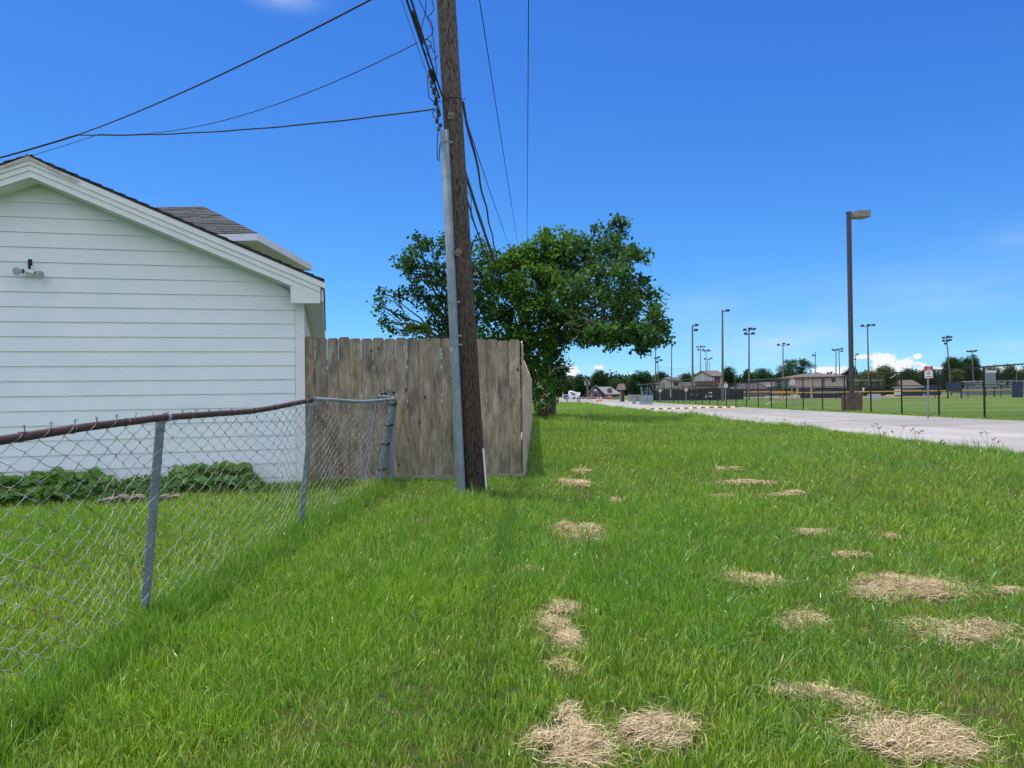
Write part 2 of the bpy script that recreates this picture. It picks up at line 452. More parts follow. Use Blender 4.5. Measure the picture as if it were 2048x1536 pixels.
def mat_leaf(name, c, trans=.38, rough=.5, spec=.22):
    t = NT(name)
    a = t.attr('Col')
    base = t.mix(1, a.outputs['Color'], c, 'MULTIPLY')
    t.set(t.b.inputs['Base Color'], base); t.b.inputs['Roughness'].default_value = rough
    t.b.inputs['Specular IOR Level'].default_value = spec
    tr = t.n.new('ShaderNodeBsdfTranslucent'); t.l.new(t.mix(1, base, (1.15, 1.3, .5), 'MULTIPLY'), tr.inputs['Color'])
    mx = t.n.new('ShaderNodeMixShader'); mx.inputs[0].default_value = trans
    t.l.new(t.b.outputs[0], mx.inputs[1]); t.l.new(tr.outputs[0], mx.inputs[2]); t.l.new(mx.outputs[0], t.out.inputs['Surface'])
    return t.m
M_LEAF = mat_leaf('broad_leaf', (1, 1, 1), rough=.62)
M_STRAW = mat_leaf('dry_straw', (1, 1, 1), .15, .7, .2)

def mat_grass():
    t = NT('grass_blade')
    a = t.attr('Col'); tint = t.attr('tint', 'INSTANCER').outputs['Fac']; dry = t.attr('dry', 'INSTANCER').outputs['Fac']
    hue = t.ramp(tint, [(0, (.74, .86, .80)), (.5, (1.08, 1, 1)), (1, (1.42, 1.14, .85))])
    base = t.mix(1, a.outputs['Color'], hue, 'MULTIPLY')
    base = t.mix(dry, base, (.36, .27, .145))
    t.set(t.b.inputs['Base Color'], base); t.b.inputs['Roughness'].default_value = .33; t.b.inputs['Specular IOR Level'].default_value = .6
    tr = t.n.new('ShaderNodeBsdfTranslucent'); t.l.new(t.mix(1, base, (1.15, 1.2, .5), 'MULTIPLY'), tr.inputs['Color'])
    mx = t.n.new('ShaderNodeMixShader'); mx.inputs[0].default_value = .30
    t.l.new(t.b.outputs[0], mx.inputs[1]); t.l.new(tr.outputs[0], mx.inputs[2]); t.l.new(mx.outputs[0], t.out.inputs['Surface'])
    return t.m
M_GRASS = mat_grass()

def mat_ground():
    t = NT('turf_ground')
    p = t.vec((1, 1, 1), 'Pos')
    n1 = t.noise(.25, 5, .6, p); n2 = t.noise(3, 5, .7, p); n3 = t.noise(28, 4, .7, p)
    g = t.ramp(n1, [(.3, (.070, .145, .028)), (.7, (.11, .19, .04))])
    g = t.mix(.7, g, t.ramp(n2, [(.3, (.65, .7, .6)), (.75, (1.25, 1.2, 1.3))]), 'MULTIPLY')
    g = t.mix(.8, g, t.ramp(n3, [(.3, (.5, .55, .5)), (.7, (1.35, 1.3, 1.3))]), 'MULTIPLY')
    s = t.n.new('ShaderNodeSeparateXYZ'); t.l.new(t.geo.outputs['Position'], s.inputs[0])
    bare = t.ramp(t.noise(.22, 6, .7, t.vec((.3, 1, 1), 'Pos')), [(.45, (0, 0, 0)), (.66, (1, 1, 1))])
    g = t.mix(t.math('MULTIPLY', bare, .75), g, (.20, .19, .085))
    soil = t.ramp(n3, [(.3, (.028, .048, .012)), (.7, (.085, .095, .03))])
    near = t.math('SUBTRACT', 1.0, t.math('MULTIPLY', t.math('SUBTRACT', s.outputs[1], 14.0), 1 / 25.0, clamp=True), clamp=True)
    g = t.mix(near, g, soil)
    t.set(t.b.inputs['Base Color'], g); t.b.inputs['Roughness'].default_value = 1.0; t.b.inputs['Specular IOR Level'].default_value = .05
    t.bump(n3, .6, .03)
    return t.m
M_GROUND = mat_ground()
M_DIRT = simple('infield_clay', (.33, .20, .12), .95, .15, 2)

# ------------------------------------------------------------------ ground, road
def grid_mesh(xs, ys, zf):
    X, Y = np.meshgrid(xs, ys)
    Z = zf(X, Y)
    v = np.stack([X.ravel(), Y.ravel(), Z.ravel()], 1)
    nx, ny = len(xs), len(ys)
    i = np.arange((nx - 1) * (ny - 1)); a = (i // (nx - 1)) * nx + i % (nx - 1)
    return v, np.stack([a, a + 1, a + nx + 1, a + nx], 1)
xs = np.concatenate([[-3000, -1200, -500, -200, -100, -50, -30, -20], np.arange(-14, 24, .2), [25, 27, 30, 35, 45, 60, 90, 150, 300, 800, 3000]])
ys = np.concatenate([[-3000, -800, -200, -50, -15, -6, -3], np.arange(-1, 30, .25), np.arange(30, 110, 1.5), [115, 130, 160, 200, 300, 500, 1000, 4500]])
v_, f_ = grid_mesh(xs, ys, terrain)
o = np_mesh('ground', v_, 4, f_, M_GROUND, smooth=True); tag(o, 'green turf ground of the verge, yard and ball fields', kind='structure')

road = MB()
yy = list(np.arange(-14, 118, 2.0))
vs = []; fs = []
for i, y in enumerate(yy):
    for k in range(3):
        x = near_edge(y) + .06 + (far_edge(y) - near_edge(y) - .12) * k / 2
        vs.append((x, y, float(gz(x, y)) - .045))
for i in range(len(yy) - 1):
    for k in range(2):
        a = i * 3 + k; fs.append((a, a + 1, a + 4, a + 3))
road.add(vs, fs)
ROAD = road.build('road', M_BLKP, recalc=False); tag(ROAD, 'pale concrete road with joints running past the ball fields', kind='structure')
slabs_y = [-14, -8, -2, 4, 10, 16, 22, 28, 34, 40, 46, 52, 58, 64, 72, 80, 90, 100, 117]
for lane in range(2):
    for a, b in zip(slabs_y[:-1], slabs_y[1:]):
        mb = MB(); g = .012
        pts = []
        n = 4
        for j in range(n + 1):
            y = a + g + (b - a - 2 * g) * j / n
            x0, x1 = near_edge(y), far_edge(y); mid = x0 + (x1 - x0) * .46
            l, r = (x0, mid - g) if lane == 0 else (mid + g, x1)
            for x in (l, r): pts.append((x, y, float(gz(x, y)) + .02))
        m = len(pts)
        vs = pts + [(p[0], p[1], p[2] - .06) for p in pts]
        fs = [(2 * j, 2 * j + 1, 2 * j + 3, 2 * j + 2) for j in range(n)]
        fs += [(2 * j, 2 * j + 2, m + 2 * j + 2, m + 2 * j) for j in range(n)] + [(2 * j + 1, m + 2 * j + 1, m + 2 * j + 3, 2 * j + 3) for j in range(n)] + [(0, m, m + 1, 1), (2 * n, 2 * n + 1, m + 2 * n + 1, m + 2 * n)]
        mb.add(vs, fs); mb.build('concrete_slab', M_CONC_N if lane == 0 else M_CONC, ROAD)
# cross street and apron at the far end
mb = MB()
def gquad(pts, dz): return [(x, y, float(gz(x, y)) + dz) for x, y in pts]
mb.add(gquad([(11.15, 117.1), (19.1, 117.1), (24, 146), (6, 146)], .02), [(0, 1, 2, 3)])
mb.add(gquad([(-60, 146), (90, 146), (90, 160), (-60, 160)], .024), [(0, 1, 2, 3)])
mb.add(gquad([(-60, 160), (90, 160), (90, 250), (-60, 250)], .016), [(0, 1, 2, 3)])
o = mb.build('street', M_CONC, recalc=False); tag(o, 'pale concrete cross street at the far end of the road', kind='structure')

# speed bump
sb = thing('speed_bump', G(13, 56.5, .02), 'speed bump painted in yellow and black stripes across the concrete road', 'speed bump')
x0, x1, yb = near_edge(56.5) + .1, far_edge(56.5) - .2, 56.5
nb = 24; w = (x1 - x0) / nb
for i in range(nb):
    a = x0 + i * w; b = a + w - .01
    mb = MB()
    prof = [(-.45, .0), (-.25, .06), (0, .085), (.25, .06), (.45, .0)]
    sk = .16
    poly = [Vector((a + sk * py, yb + py, float(gz(a, yb)) + .024 + pz)) for py, pz in prof]
    mb.prism(poly, (b - a, 0, 0)); mb.build('stripe', M_BLKP if i % 2 else M_YEL, sb)

# ------------------------------------------------------------------ white garage on the left
TH = R(13.8)
HD = Vector((-math.cos(TH), -math.sin(TH), 0))       # along the gable wall, leftwards
HN = Vector((math.sin(TH), -math.cos(TH), 0))        # outwards, to the camera
C0 = at(606, 794.6, 9.9); C0.z = 0
WID, LEN, ZC, SL = 6.16, 6.7, 2.50, .415
def hp(s, n, z): return C0 + HD * s + HN * n + Vector((0, 0, z))
garage = thing('garage', hp(WID / 2, -LEN / 2, -.1), 'white gabled garage with lap siding at the left edge', 'garage')
core = MB()
zb = -.3
def gz_top(s): return ZC + SL * min(s, WID - s)
poly = [hp(0, -.02, zb), hp(WID, -.02, zb), hp(WID, -.02, ZC - .01), hp(WID / 2, -.02, ZC - .01 + SL * WID / 2), hp(0, -.02, ZC - .01)]
core.prism(poly, -HN * (LEN - .04)); core.build('wall', M_SIDING, garage)
PZ = .182
z0 = 1.724 - 11 * PZ
k = 0
while True:
    za = z0 + k * PZ; zt = za + PZ + .004; k += 1
    if za > ZC + SL * WID / 2 - .05: break
    def lim(z): return max(.095, (z - ZC) / SL + .004)
    s0, s1 = lim(za), lim(zt)
    if s1 > WID / 2 - .02: s1 = WID / 2 - .02; zt = min(zt, ZC + SL * s1)
    mb = MB()
    e1, e2 = .021, .006
    fa = [hp(s0, e1, za), hp(WID - s0, e1, za), hp(WID - s1, e2, zt), hp(s1, e2, zt)]
    bk = [hp(s0, -.015, za), hp(WID - s0, -.015, za), hp(WID - s1, -.015, zt), hp(s1, -.015, zt)]
    if s0 < .1 and s1 > .1:   # the corner board only reaches to the eave
        pass
    mb.add(fa + bk, [(0, 1, 2, 3), (7, 6, 5, 4), (0, 4, 5, 1), (1, 5, 6, 2), (2, 6, 7, 3), (3, 7, 4, 0)])
    mb.build('siding_board', M_SIDING, garage)
# side wall boards (seen edge on) and corner boards
k = 0
while z0 + (k + 1) * PZ < ZC + .02:
    za = z0 + k * PZ; zt = za + PZ + .004; k += 1
    mb = MB()
    def sp(s, n, z): return hp(-s, -n, z)
    mb.add([sp(.021, .09, za), sp(.021, LEN - .05, za), sp(.006, LEN - .05, zt), sp(.006, .09, zt), sp(-.015, .09, za), sp(-.015, LEN - .05, za), sp(-.015, LEN - .05, zt), sp(-.015, .09, zt)],
           [(0, 1, 2, 3), (7, 6, 5, 4), (0, 4, 5, 1), (1, 5, 6, 2), (2, 6, 7, 3), (3, 7, 4, 0)])
    mb.build('siding_board', M_SIDING, garage)
mb = MB()
mb.prism([hp(-.027, .027, zb), hp(.092, .027, zb), hp(.092, -.0, zb), hp(0, -.0, zb), hp(0, -.088, zb), hp(-.027, -.088, zb)], (0, 0, ZC - zb - .03))
mb.build('corner_board', M_TRIM, garage)
mb = MB(); mb.prism([hp(WID + .027, .027, zb), hp(WID - .092, .027, zb), hp(WID - .092, 0, zb), hp(WID + .027, 0, zb)], (0, 0, ZC - zb - .03)); mb.build('corner_board', M_TRIM, garage)
OV, EV = .32, .27     # rake overhang, eave overhang
def rz_(s): return ZC + SL * (s if s < WID / 2 else WID - s)
# rake trim: three stepped boards on each slope
steps = [(-.005, .072, .006), (.072, .138, .022), (.138, .212, .040)]
for side in (0, 1):
    def q(s): return s if side == 0 else WID - s
    for lo, hi_, pr in steps:
        mb = MB()
        endx = -EV + (.03 if lo < .1 else 0) + (-.03 if pr > .03 else 0)
        pts = [(endx, rz_(0) + SL * endx + lo), (WID / 2, rz_(WID / 2) + lo), (WID / 2, rz_(WID / 2) + hi_), (endx, rz_(0) + SL * endx + hi_)]
        mb.prism([hp(q(s), OV - .03, z) for s, z in pts], HN * (.03 + pr)); mb.build('rake_board', M_TRIM, garage)
    # boxed eave return
    mb = MB()
    zr = ZC - .005 - SL * EV
    mb.prism([hp(q(.13), OV - .034, zr - .055), hp(q(-EV + .035), OV - .034, zr - .055), hp(q(-EV + .035), OV - .034, zr + .08), hp(q(.13), OV - .034, ZC + .04)], HN * .038); mb.build('eave_return', M_TRIM, garage)
    # sloped soffit under the rake
    mb = MB()
    mb.prism([hp(q(-.0), .0, ZC - .012), hp(q(WID / 2), .0, ZC + SL * WID / 2 - .012), hp(q(WID / 2), .0, ZC + SL * WID / 2 + .02), hp(q(0), .0, ZC + .02)], HN * (OV - .035)); mb.build('soffit', M_SOFFIT, garage)
    # level soffit and fascia along the eave
    ze = ZC - SL * EV
    mb = MB(); mb.prism([hp(q(.0), OV - .04, ze - .015), hp(q(-EV + .02), OV - .04, ze - .015), hp(q(-EV + .02), OV - .04, ze + .015), hp(q(.0), OV - .04, ze + .015)], -HN * (LEN + OV)); mb.build('soffit', M_SOFFIT, garage)
    mb = MB(); mb.prism([hp(q(-EV + .018), OV - .04, ze - .035), hp(q(-EV - .005), OV - .04, ze - .035), hp(q(-EV - .005), OV - .04, ze + .13), hp(q(-EV + .018), OV - .04, ze + .13)], -HN * (LEN + OV + .2)); mb.build('fascia', M_TRIM, garage)
    # roof plane with thin overlapping shingle courses along the rake
    mb = MB()
    e = -EV - .022
    mb.prism([hp(q(e), OV + .045, rz_(0) + SL * e + .212), hp(q(WID / 2), OV + .045, rz_(WID / 2) + .212), hp(q(WID / 2), OV + .045, rz_(WID / 2) + .232), hp(q(e), OV + .045, rz_(0) + SL * e + .232)], -HN * (LEN + 2 * OV)); rf = mb.build('roof', M_SHINGLE, garage)
    n = 26
    for i in range(n):
        s = e + (WID / 2 - e) * i / n; L = (WID / 2 - e) / n * 1.25
        mb = MB(); nx = HD * (1 if side == 0 else -1)
        a = hp(q(s), OV + .055 + rnd.uniform(-.004, .006), rz_(0) + SL * s + .2325)
        up = Vector((0, 0, 1))
        d = (nx + up * SL)
        mb.prism([a + up * .014, a + d * L + up * .002, a + d * L + up * .008, a + up * .026], -HN * (LEN + 2 * OV + .01)); mb.build('shingle', M_SHINGLE, rf)
# flashing ripped at the ridge end
mb = MB(); ap = hp(WID / 2, OV + .062, rz_(WID / 2) + .185)
mb.add([ap, ap - HD * 0 + Vector((0, 0, .045)), ap - HD * -.0 + (-HD) * .55 + Vector((0, 0, -.228)), ap + (-HD) * .5 + Vector((0, 0, -.235)), ap + HD * .5 + Vector((0, 0, -.215)), ap + HD * .52 + Vector((0, 0, -.20))], [(0, 3, 2, 1), (0, 1, 5, 4)])
mb.build('flashing', simple('peeling_flashing', (.50, .46, .38), .6, .2, 20), garage, recalc=False)

# twin floodlight on the garage wall
def wallpt(u, v, n):
    d = ray(u, v); q = C0 + HN * n; t = (q - CP).dot(HN) / d.dot(HN); return CP + d * t
fb = wallpt(62, 546, .03)
fl = thing('floodlight', fb, 'white twin-bulb floodlight with motion sensor mounted on the garage siding', 'floodlight')
mb = MB(); mb.tube([fb, fb + HN * .02, fb + HN * .045, fb + HN * .065], [.055, .055, .046, .024], 16); mb.build('base_plate', M_WHITE, fl, True)
bulbm = simple('frosted_bulb_glass', (.42, .45, .45), .15, .15, 20)
for sgn, (ux, vx) in ((1, (36, 541)), (-1, (84, 549))):
    tip = wallpt(ux, vx, .16); a = fb + HN * .05 + (tip - fb) * .10
    mid = a + (tip - a) * .45; nk = a + (tip - a) * .62
    ar = MB().tube([a, mid], .017, 10).build('lamp_arm', M_WHITE, fl, True)
    MB().tube([mid, nk], [.027, .027], 12).build('socket', M_BLACK, fl, True)
    dr = ((tip - a).normalized() + HN * .9 + Vector((0, 0, -.35))).normalized()
    MB().tube([nk, nk + dr * .03, nk + dr * .075, nk + dr * .085, nk + dr * .088], [.018, .03, .052, .048, .02], 16).build('bulb', bulbm, fl, True)
sp0 = fb + HN * .05 + Vector((0, 0, .05))
MB().tube([sp0 - Vector((0, 0, .01)), sp0 + Vector((0, 0, .03))], .014, 8).build('sensor_joint', M_BLACK, fl)
MB().box(sp0 + Vector((.012, 0, .068)) + HN * .01, (.035, .03, .075), -TH + .2).build('sensor', M_BLACK, fl)

# main house behind the garage (hip roof, grey shingles)
Ym = 20.0
P1 = at(512, 474, Ym); ze = P1.z
AXD = Vector((.032, 1, 0)).normalized(); AXR = Vector((1, -.032, 0)).normalized()
house = thing('house', P1 + Vector((-5, 5, -ze)), 'main house behind the garage with grey hip roof and white fascia', 'house')
Lr = 4.85; Wr = 13.0
def mp(r, d, z): return Vector((P1.x, P1.y, 0)) + AXR * r + AXD * d + Vector((0, 0, z))
rise = at(405, 413, Ym + 3.1).z - ze - .1
mb = MB(); mb.prism([mp(-.5, .5, -.2), mp(-Wr + .5, .5, -.2), mp(-Wr + .5, Lr - .5, -.2), mp(-.5, Lr - .5, -.2)], (0, 0, ze + .2 - .1)); mb.build('wall', M_LTGREY, house)
RH = 3.2
def hiproof():
    e = [mp(.05, -.05, ze + .09), mp(-Wr, -.05, ze + .09), mp(-Wr, Lr, ze + .09), mp(.05, Lr, ze + .09)]
    ra = at(405, 413, Ym + Lr * .5); rl = (Vector((ra.x, ra.y, 0)) - Vector((P1.x, P1.y, 0))).dot(AXR)
    rise_ = ra.z
    rd = [mp(rl, Lr * .48, rise_), mp(-Wr + 2.5, Lr * .48, rise_), mp(-Wr + 2.5, Lr * .52, rise_), mp(rl, Lr * .52, rise_)]
    return e, rd
e_, r_ = hiproof()
mb = MB(); mb.add(e_ + r_, [(0, 1, 5, 4), (1, 2, 6, 5), (2, 3, 7, 6), (3, 0, 4, 7), (4, 5, 6, 7), (3, 2, 1, 0)]); rfo = mb.build('roof', M_SHINGLE, house)
# shingle courses on the slope that faces the garage
for i in range(18):
    t0, t1 = i / 18, (i + 1.15) / 18
    if t1 > 1: t1 = 1
    a, b = e_[0].lerp(r_[0], t0), e_[1].lerp(r_[1], t0); c, d = e_[1].lerp(r_[1], t1), e_[0].lerp(r_[0], t1)
    up = Vector((0, 0, 1))
    nseg = 30
    mb = MB()
    for j in range(nseg):
        f0, f1 = j / nseg, (j + 1) / nseg - .0008
        h = rnd.uniform(.018, .032)
        mb.add([a.lerp(b, f0) + up * .002, a.lerp(b, f1) + up * .002, a.lerp(b, f1) + up * h, a.lerp(b, f0) + up * h, d.lerp(c, f0) + up * .004, d.lerp(c, f1) + up * .004], [(0, 1, 2, 3), (3, 2, 5, 4)])
    mb.build('shingle_course', simple('shingle_course_tone%d' % (i % 5), tuple(x * (.8 + .12 * (i % 5)) for x in (.066, .066, .072)), .95, .35, 14), rfo, recalc=False)
mb = MB(); mb.box(mp(-Wr / 2, -.03, ze), (Wr + .1, .03, .2), -math.atan(.032)); mb.build('fascia', M_FASCIA, house)
mb = MB(); mb.prism([mp(.03, -.02, ze - .1), mp(.06, -.02, ze - .1), mp(.06, Lr, ze - .1), mp(.03, Lr, ze - .1)], (0, 0, .2)); mb.build('fascia', M_FASCIA, house)
mb = MB(); mb.prism([mp(.03, 0, ze - .1), mp(-.55, 0, ze - .1), mp(-.55, Lr, ze - .1), mp(.03, Lr, ze - .1)], (0, 0, .03)); mb.build('soffit', M_SOFFIT, house)

# ------------------------------------------------------------------ wooden fence
FA = at(609, 860, 10.12); FB = at(1042, 860, 10.3)
FA.z = FB.z = 0
fence = thing('wooden_fence', (FA + FB) / 2, 'weathered dog-ear picket fence panel between the white garage and the grass verge', 'fence')
NP = 19
fd = (FB - FA); fl_ = fd.length; fd.normalize(); fn = Vector((fd.y, -fd.x, 0))
zt0, zt1 = at(609, 674.8, 10.12).z, at(1040, 680, 10.3).z
for i in range(NP):
    pit = fl_ / NP
    wv = pit - .003 + rnd.uniform(-.004, .0015)
    c = FA + fd * (pit * (i + .5)) + fn * (.0 + rnd.uniform(-.004, .004))
    zt = zt0 + (zt1 - zt0) * i / NP + rnd.uniform(-.012, .012); zl = .045
    if 2 < i < 5: pass
    tilt = rnd.uniform(-.003, .003)
    hw = wv / 2
    pl = [(-hw, zl), (hw, zl), (hw + tilt, zt - .026), (hw - .022 + tilt, zt), (-hw + .022 + tilt, zt), (-hw + tilt, zt - .026)]
    th = .017
    org = c + Vector((0, 0, 0))
    mb = MB(); mb.prism([org + fd * a + fn * (th / 2) + Vector((0, 0, b)) for a, b in pl], -fn * th)
    # own origin per picket so that the grain differs
    mb.build('picket', M_PICKET, fence)
mb = MB(); mb.box((FA + FB) / 2 + Vector((0, 0, -.02)) + fn * .012, (fl_ + .06, .03, .125), math.atan2(fd.y, fd.x)); mb.build('kick_board', M_BOARDLT, fence)
for zz in (.30, .98, 1.58):
    mb = MB(); mb.box((FA + FB) / 2 + Vector((0, 0, zz)) - fn * .035, (fl_, .038, .085), math.atan2(fd.y, fd.x)); mb.build('fence_rail', M_PICKET, fence)
sfence = thing('wooden_fence', FB + Vector((.3, 10, 0)), 'long side run of grey picket fence receding along the verge towards the trees', 'fence')
mb = MB(); sd_ = Vector((.032, 1, 0)).normalized(); sn = Vector((1, -.032, 0)).normalized()
n = int(22.5 / .146)
for i in range(n):
    c = FB + sd_ * (.05 + .146 * (i + .5)) + sn * (.03 + rnd.uniform(-.005, .005))
    g = float(gz(c.x, c.y)); dd_ = .146 * i; ztp = zt1 - .24 * min(1, dd_ / .7) + .10 * min(1, dd_ / 22) + rnd.uniform(-.015, .015) + (g + .01) * .3
    hw = .070
    pl = [(-hw, g + .05), (hw, g + .05), (hw, ztp - .03), (hw - .026, ztp), (-hw + .026, ztp), (-hw, ztp - .03)]
    mb.prism([c + sd_ * a + sn * .0085 + Vector((0, 0, b)) - Vector((0, 0, c.z)) for a, b in pl], -sn * .017)
o = mb.build('picket_row', mat_picket('weathered_cedar_side', 2.9), sfence); o['kind'] = 'stuff'
mb = MB(); cc = FB + sd_ * 10 + sn * .052
for i in range(11):
    a = FB + sd_ * (2 * i - (.0 if i else 0.02)) + sn * .055; b = FB + sd_ * (2 * i + 2) + sn * .055
    ga, gb = float(gz(a.x, a.y)), float(gz(b.x, b.y))
    mb.prism([Vector((a.x, a.y, ga - .07)), Vector((b.x, b.y, gb - .07)), Vector((b.x, b.y, gb + .055)), Vector((a.x, a.y, ga + .055))], -sn * .03)
mb.build('kick_board', M_BOARDLT, sfence)
mb = MB()
for i in range(9): 
    a = FB + sd_ * (2.4 * i + .1) - sn * .06; mb.box(Vector((a.x, a.y, .7)), (.09, .09, 1.6))
for zz in (.4, 1.0, 1.45): mb.prism([FB + sd_ * .1 - sn * .0 + Vector((0, 0, zz)), FB + sd_ * .1 - sn * .04 + Vector((0, 0, zz)), FB + sd_ * .1 - sn * .04 + Vector((0, 0, zz + .085)), FB + sd_ * .1 + Vector((0, 0, zz + .085))], sd_ * 19.8)
mb.build('fence_frame', M_PICKET, sfence)

# ------------------------------------------------------------------ utility pole
PB = ground(950, 986); PY = PB.y
def pole_c(v):  # centre line pixel of the pole
    return 892 + (v / 985.0) * 59
def pole_at(v): return at(pole_c(v), v, PY)
pb = pole_at(985); pt = pole_at(0)
pdir = (pt - pb) / (pt.z - pb.z)
upole = thing('utility_pole', pb, 'leaning brown wooden utility pole standing in the grass before the picket fence', 'utility pole')
ptop = pb + pdir * 9.6; pbot = pb - pdir * .25
mb = MB()
pts = []; rs = []
for i in range(41):
    t = i / 40; z = pbot + (ptop - pbot) * t
    pts.append(z); rs.append(.130 - .022 * t + (0.008 if i == 0 else 0))
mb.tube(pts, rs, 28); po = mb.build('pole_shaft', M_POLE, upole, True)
for (u, v, rot) in ((902, 231, 0.0), (916, 505, .6)):
    c = at(u, v, PY - .135)
    M3 = Matrix.Rotation(rot, 3, 'Y')
    pl = MB().box(c, (.075, .008, .085), M=M3).build('washer_plate', M_PLATEW, upole)
    MB().tube([c - Vector((0, .003, 0)), c - Vector((0, .03, 0))], .014, 6).build('bolt', M_PLATEW, pl)
# tie wire round the pole
mb = MB(); c = pole_at(203); pts = []
for i in range(13):
    a = math.pi + i / 12 * math.pi
    pts.append(c + Vector((math.cos(a) * .128, math.sin(a) * .128, .04 * (i / 12) - .02 + .0)))
pts.append(pts[-1] + Vector((.04, -.01, .015)))
mb.tube(pts, .004, 6); mb.build('tie_wire', M_CABLE, upole)
# white ground-wire guard at the foot
a = at(966, 897, PY - .06); b = at(973, 985, PY - .08)
MB().tube([a, b], .011, 8).build('ground_guard', M_WHITE, upole, True)
# conduit
def cpt(u, v): return at(u, v, PY - .10)
cond = thing('conduit', cpt(922, 985), 'grey galvanised conduit strapped to the utility pole, running into the grass', 'conduit')
cb, cm, ct = cpt(923.5, 1000), cpt(909, 690), cpt(889, 262)
MB().tube([cb, cm], .053, 20).build('pipe', M_GALV, cond, True)
MB().tube([cm, cm + (ct - cm) * .998, ct], [.0555, .0555, .05], 20).build('pipe', M_GALV, cond, True)
for v, r in ((286, .060), (605, .060), (672, .060), (690, .0595)):
    t = (v - 262) / (690 - 262); c = ct + (cm - ct) * t; dd = (ct - cm).normalized()
    s_ = MB().tube([c - dd * .012, c + dd * .012], r, 20).build('strap', M_GALV, cond)
    MB().box(c + Vector((.068, -.02, 0)), (.05, .012, .022)).build('bolt', M_GALV, s_)
lab = cm + (cb - cm) * .03 + Vector((-.022, -.05, 0)); 
mb = MB()
for i in range(4):
    a0, a1 = math.pi * 1.12 + i * .2, math.pi * 1.12 + (i + 1) * .2
    top, bot = cm + (cb - cm) * .012, cm + (cb - cm) * .05
    f = lambda p, a: p + Vector((math.cos(a), math.sin(a), 0)) * .0545
    mb.add([f(bot, a0), f(bot, a1), f(top, a1), f(top, a0)], [(0, 1, 2, 3)])
mb.build('sticker', simple('faded_sticker', (.50, .50, .40), .6, .15, 40), cond, recalc=False)

# ------------------------------------------------------------------ wires
def sagline(a, b, sag, n=24, wob=0.0, seed=0):
    r = random.Random(seed); out = []
    for i in range(n + 1):
        t = i / n; p = Vector(a).lerp(Vector(b), t); p.z -= sag * 4 * t * (1 - t)
        if wob and 0 < i < n: p += Vector((math.sin(t * 47 + seed) * wob, 0, math.cos(t * 39 + seed) * wob))
        out.append(p)
    return out
def wire(name, pts, r, label, group=None, cat='cable', n=6):
    o = MB().tube(pts, r, n).build(name, M_CABLE, smooth=True); return tag(o, label, cat, group)
# second pole beyond the trees
P2Y = 47.0
p2t = at(1038, 502, P2Y); p2b = G(p2t.x + .1, P2Y)
up2 = thing('utility_pole', p2b, 'distant utility pole whose top stands just above the tree crowns', 'utility pole')
MB().tube([p2b, p2t], [.16, .11], 12).build('pole_shaft', M_POLE, up2, True)
MB().tube([p2t, p2t + Vector((0, 0, .18)), p2t + Vector((0, 0, .30))], [.03, .05, .03], 8).build('insulator', M_GALV_D, up2)
MB().box(p2t + Vector((0, 0, .27)), (.4, .08, .06)).build('crossarm', M_GALV_D, up2)
def ext(a, b, t): return a + (b - a) * t
def zat(u, v, z):
    d = ray(u, v); return CP + d * ((z - CAMZ) / d.z)
ga = p2t + Vector((-.05, 0, .3)); gb = zat(961, 0, 9.9)
wire('power_line', sagline(ga, ext(ga, gb, 1.9), .15, 30), .012, 'thin power line sloping from frame top to the distant pole tip', 'power lines overhead')
ga = at(1054, 492, P2Y + 1); gb = zat(1057, 0, 10.1)
wire('power_line', sagline(ga, ext(ga, gb, 1.9), .1, 30), .012, 'nearly vertical power line, the rightmost wire in the sky', 'power lines overhead')
# telecom cables from the near pole to the trees
E2 = at(1008, 585, 40.0)
wire('telecom_cable', sagline(at(926, 205, PY), at(1006, 570, 40), .02, 60, .012, 3), .019, 'thick wavy black cable from the near pole into the tree crown', 'telecom cables')
wire('telecom_cable', sagline(at(930, 345, PY), at(1007, 575, 40), .10, 30, .002, 5), .021, 'straight black cable leaving the pole lower down towards the trees', 'telecom cables')
wire('telecom_cable', sagline(at(929, 340, PY + .05), at(1004, 560, 40), .05, 30, .002, 6), .014, 'slim black cable just above the straight one leaving the pole', 'telecom cables')
wire('telecom_cable', sagline(at(933, 395, PY), at(1004, 590, 40), .22, 40, .006, 8), .013, 'lowest sagging cable right of the pole shaft', 'telecom cables')
wire('telecom_cable', sagline(at(928, 228, PY), at(1024, 504, 46.5), .1, 30), .008, 'thin straight wire from pole to the second pole top', 'telecom cables')
wire('telecom_cable', [at(u, v, PY + .2) for u, v in ((934, 380), (942, 395), (943, 425), (940, 432), (948, 445), (955, 466), (950, 480), (942, 495))], .005, 'small loose wire loop hanging right of the pole', 'telecom cables')
wire('telecom_cable', [at(u, v, PY + .2) for u, v in ((952, 470), (962, 490), (966, 515), (962, 535), (952, 545), (946, 543))], .004, 'thin wire dangling down to a small tag beside the pole', 'telecom cables')
tg = MB().box(at(952, 547, PY + .2), (.045, .01, .03)).build('cable_tag', simple('tan_cable_tag', (.48, .36, .22), .6, .1, 20)); tag(tg, 'small tan tag on the cable just right of the pole', 'cable tag')
# bundle coming over the camera along the street
def street(u, v, Yp, length=16, dz=0.0):
    a = at(u, v, Yp); return a, a - AXD * length + Vector((0, 0, dz))
grp = 'cables of the bundle above the pole'
for i, (u, v, r, lb) in enumerate(((879, 196, .011, 'thickest black cable of the bundle left of the pole'), (884, 192, .009, 'inner black cable of the bundle beside the pole'), (874, 205, .003, 'thin outermost wire of the bundle left of the pole'), (888, 200, .004, 'slim wire of the bundle nearest the pole shaft'))):
    a, b = street(u, v, PY - .05 * i, 16, .25)
    wire('telecom_cable', sagline(a, b, .12, 30, .0, i), r, lb, grp)
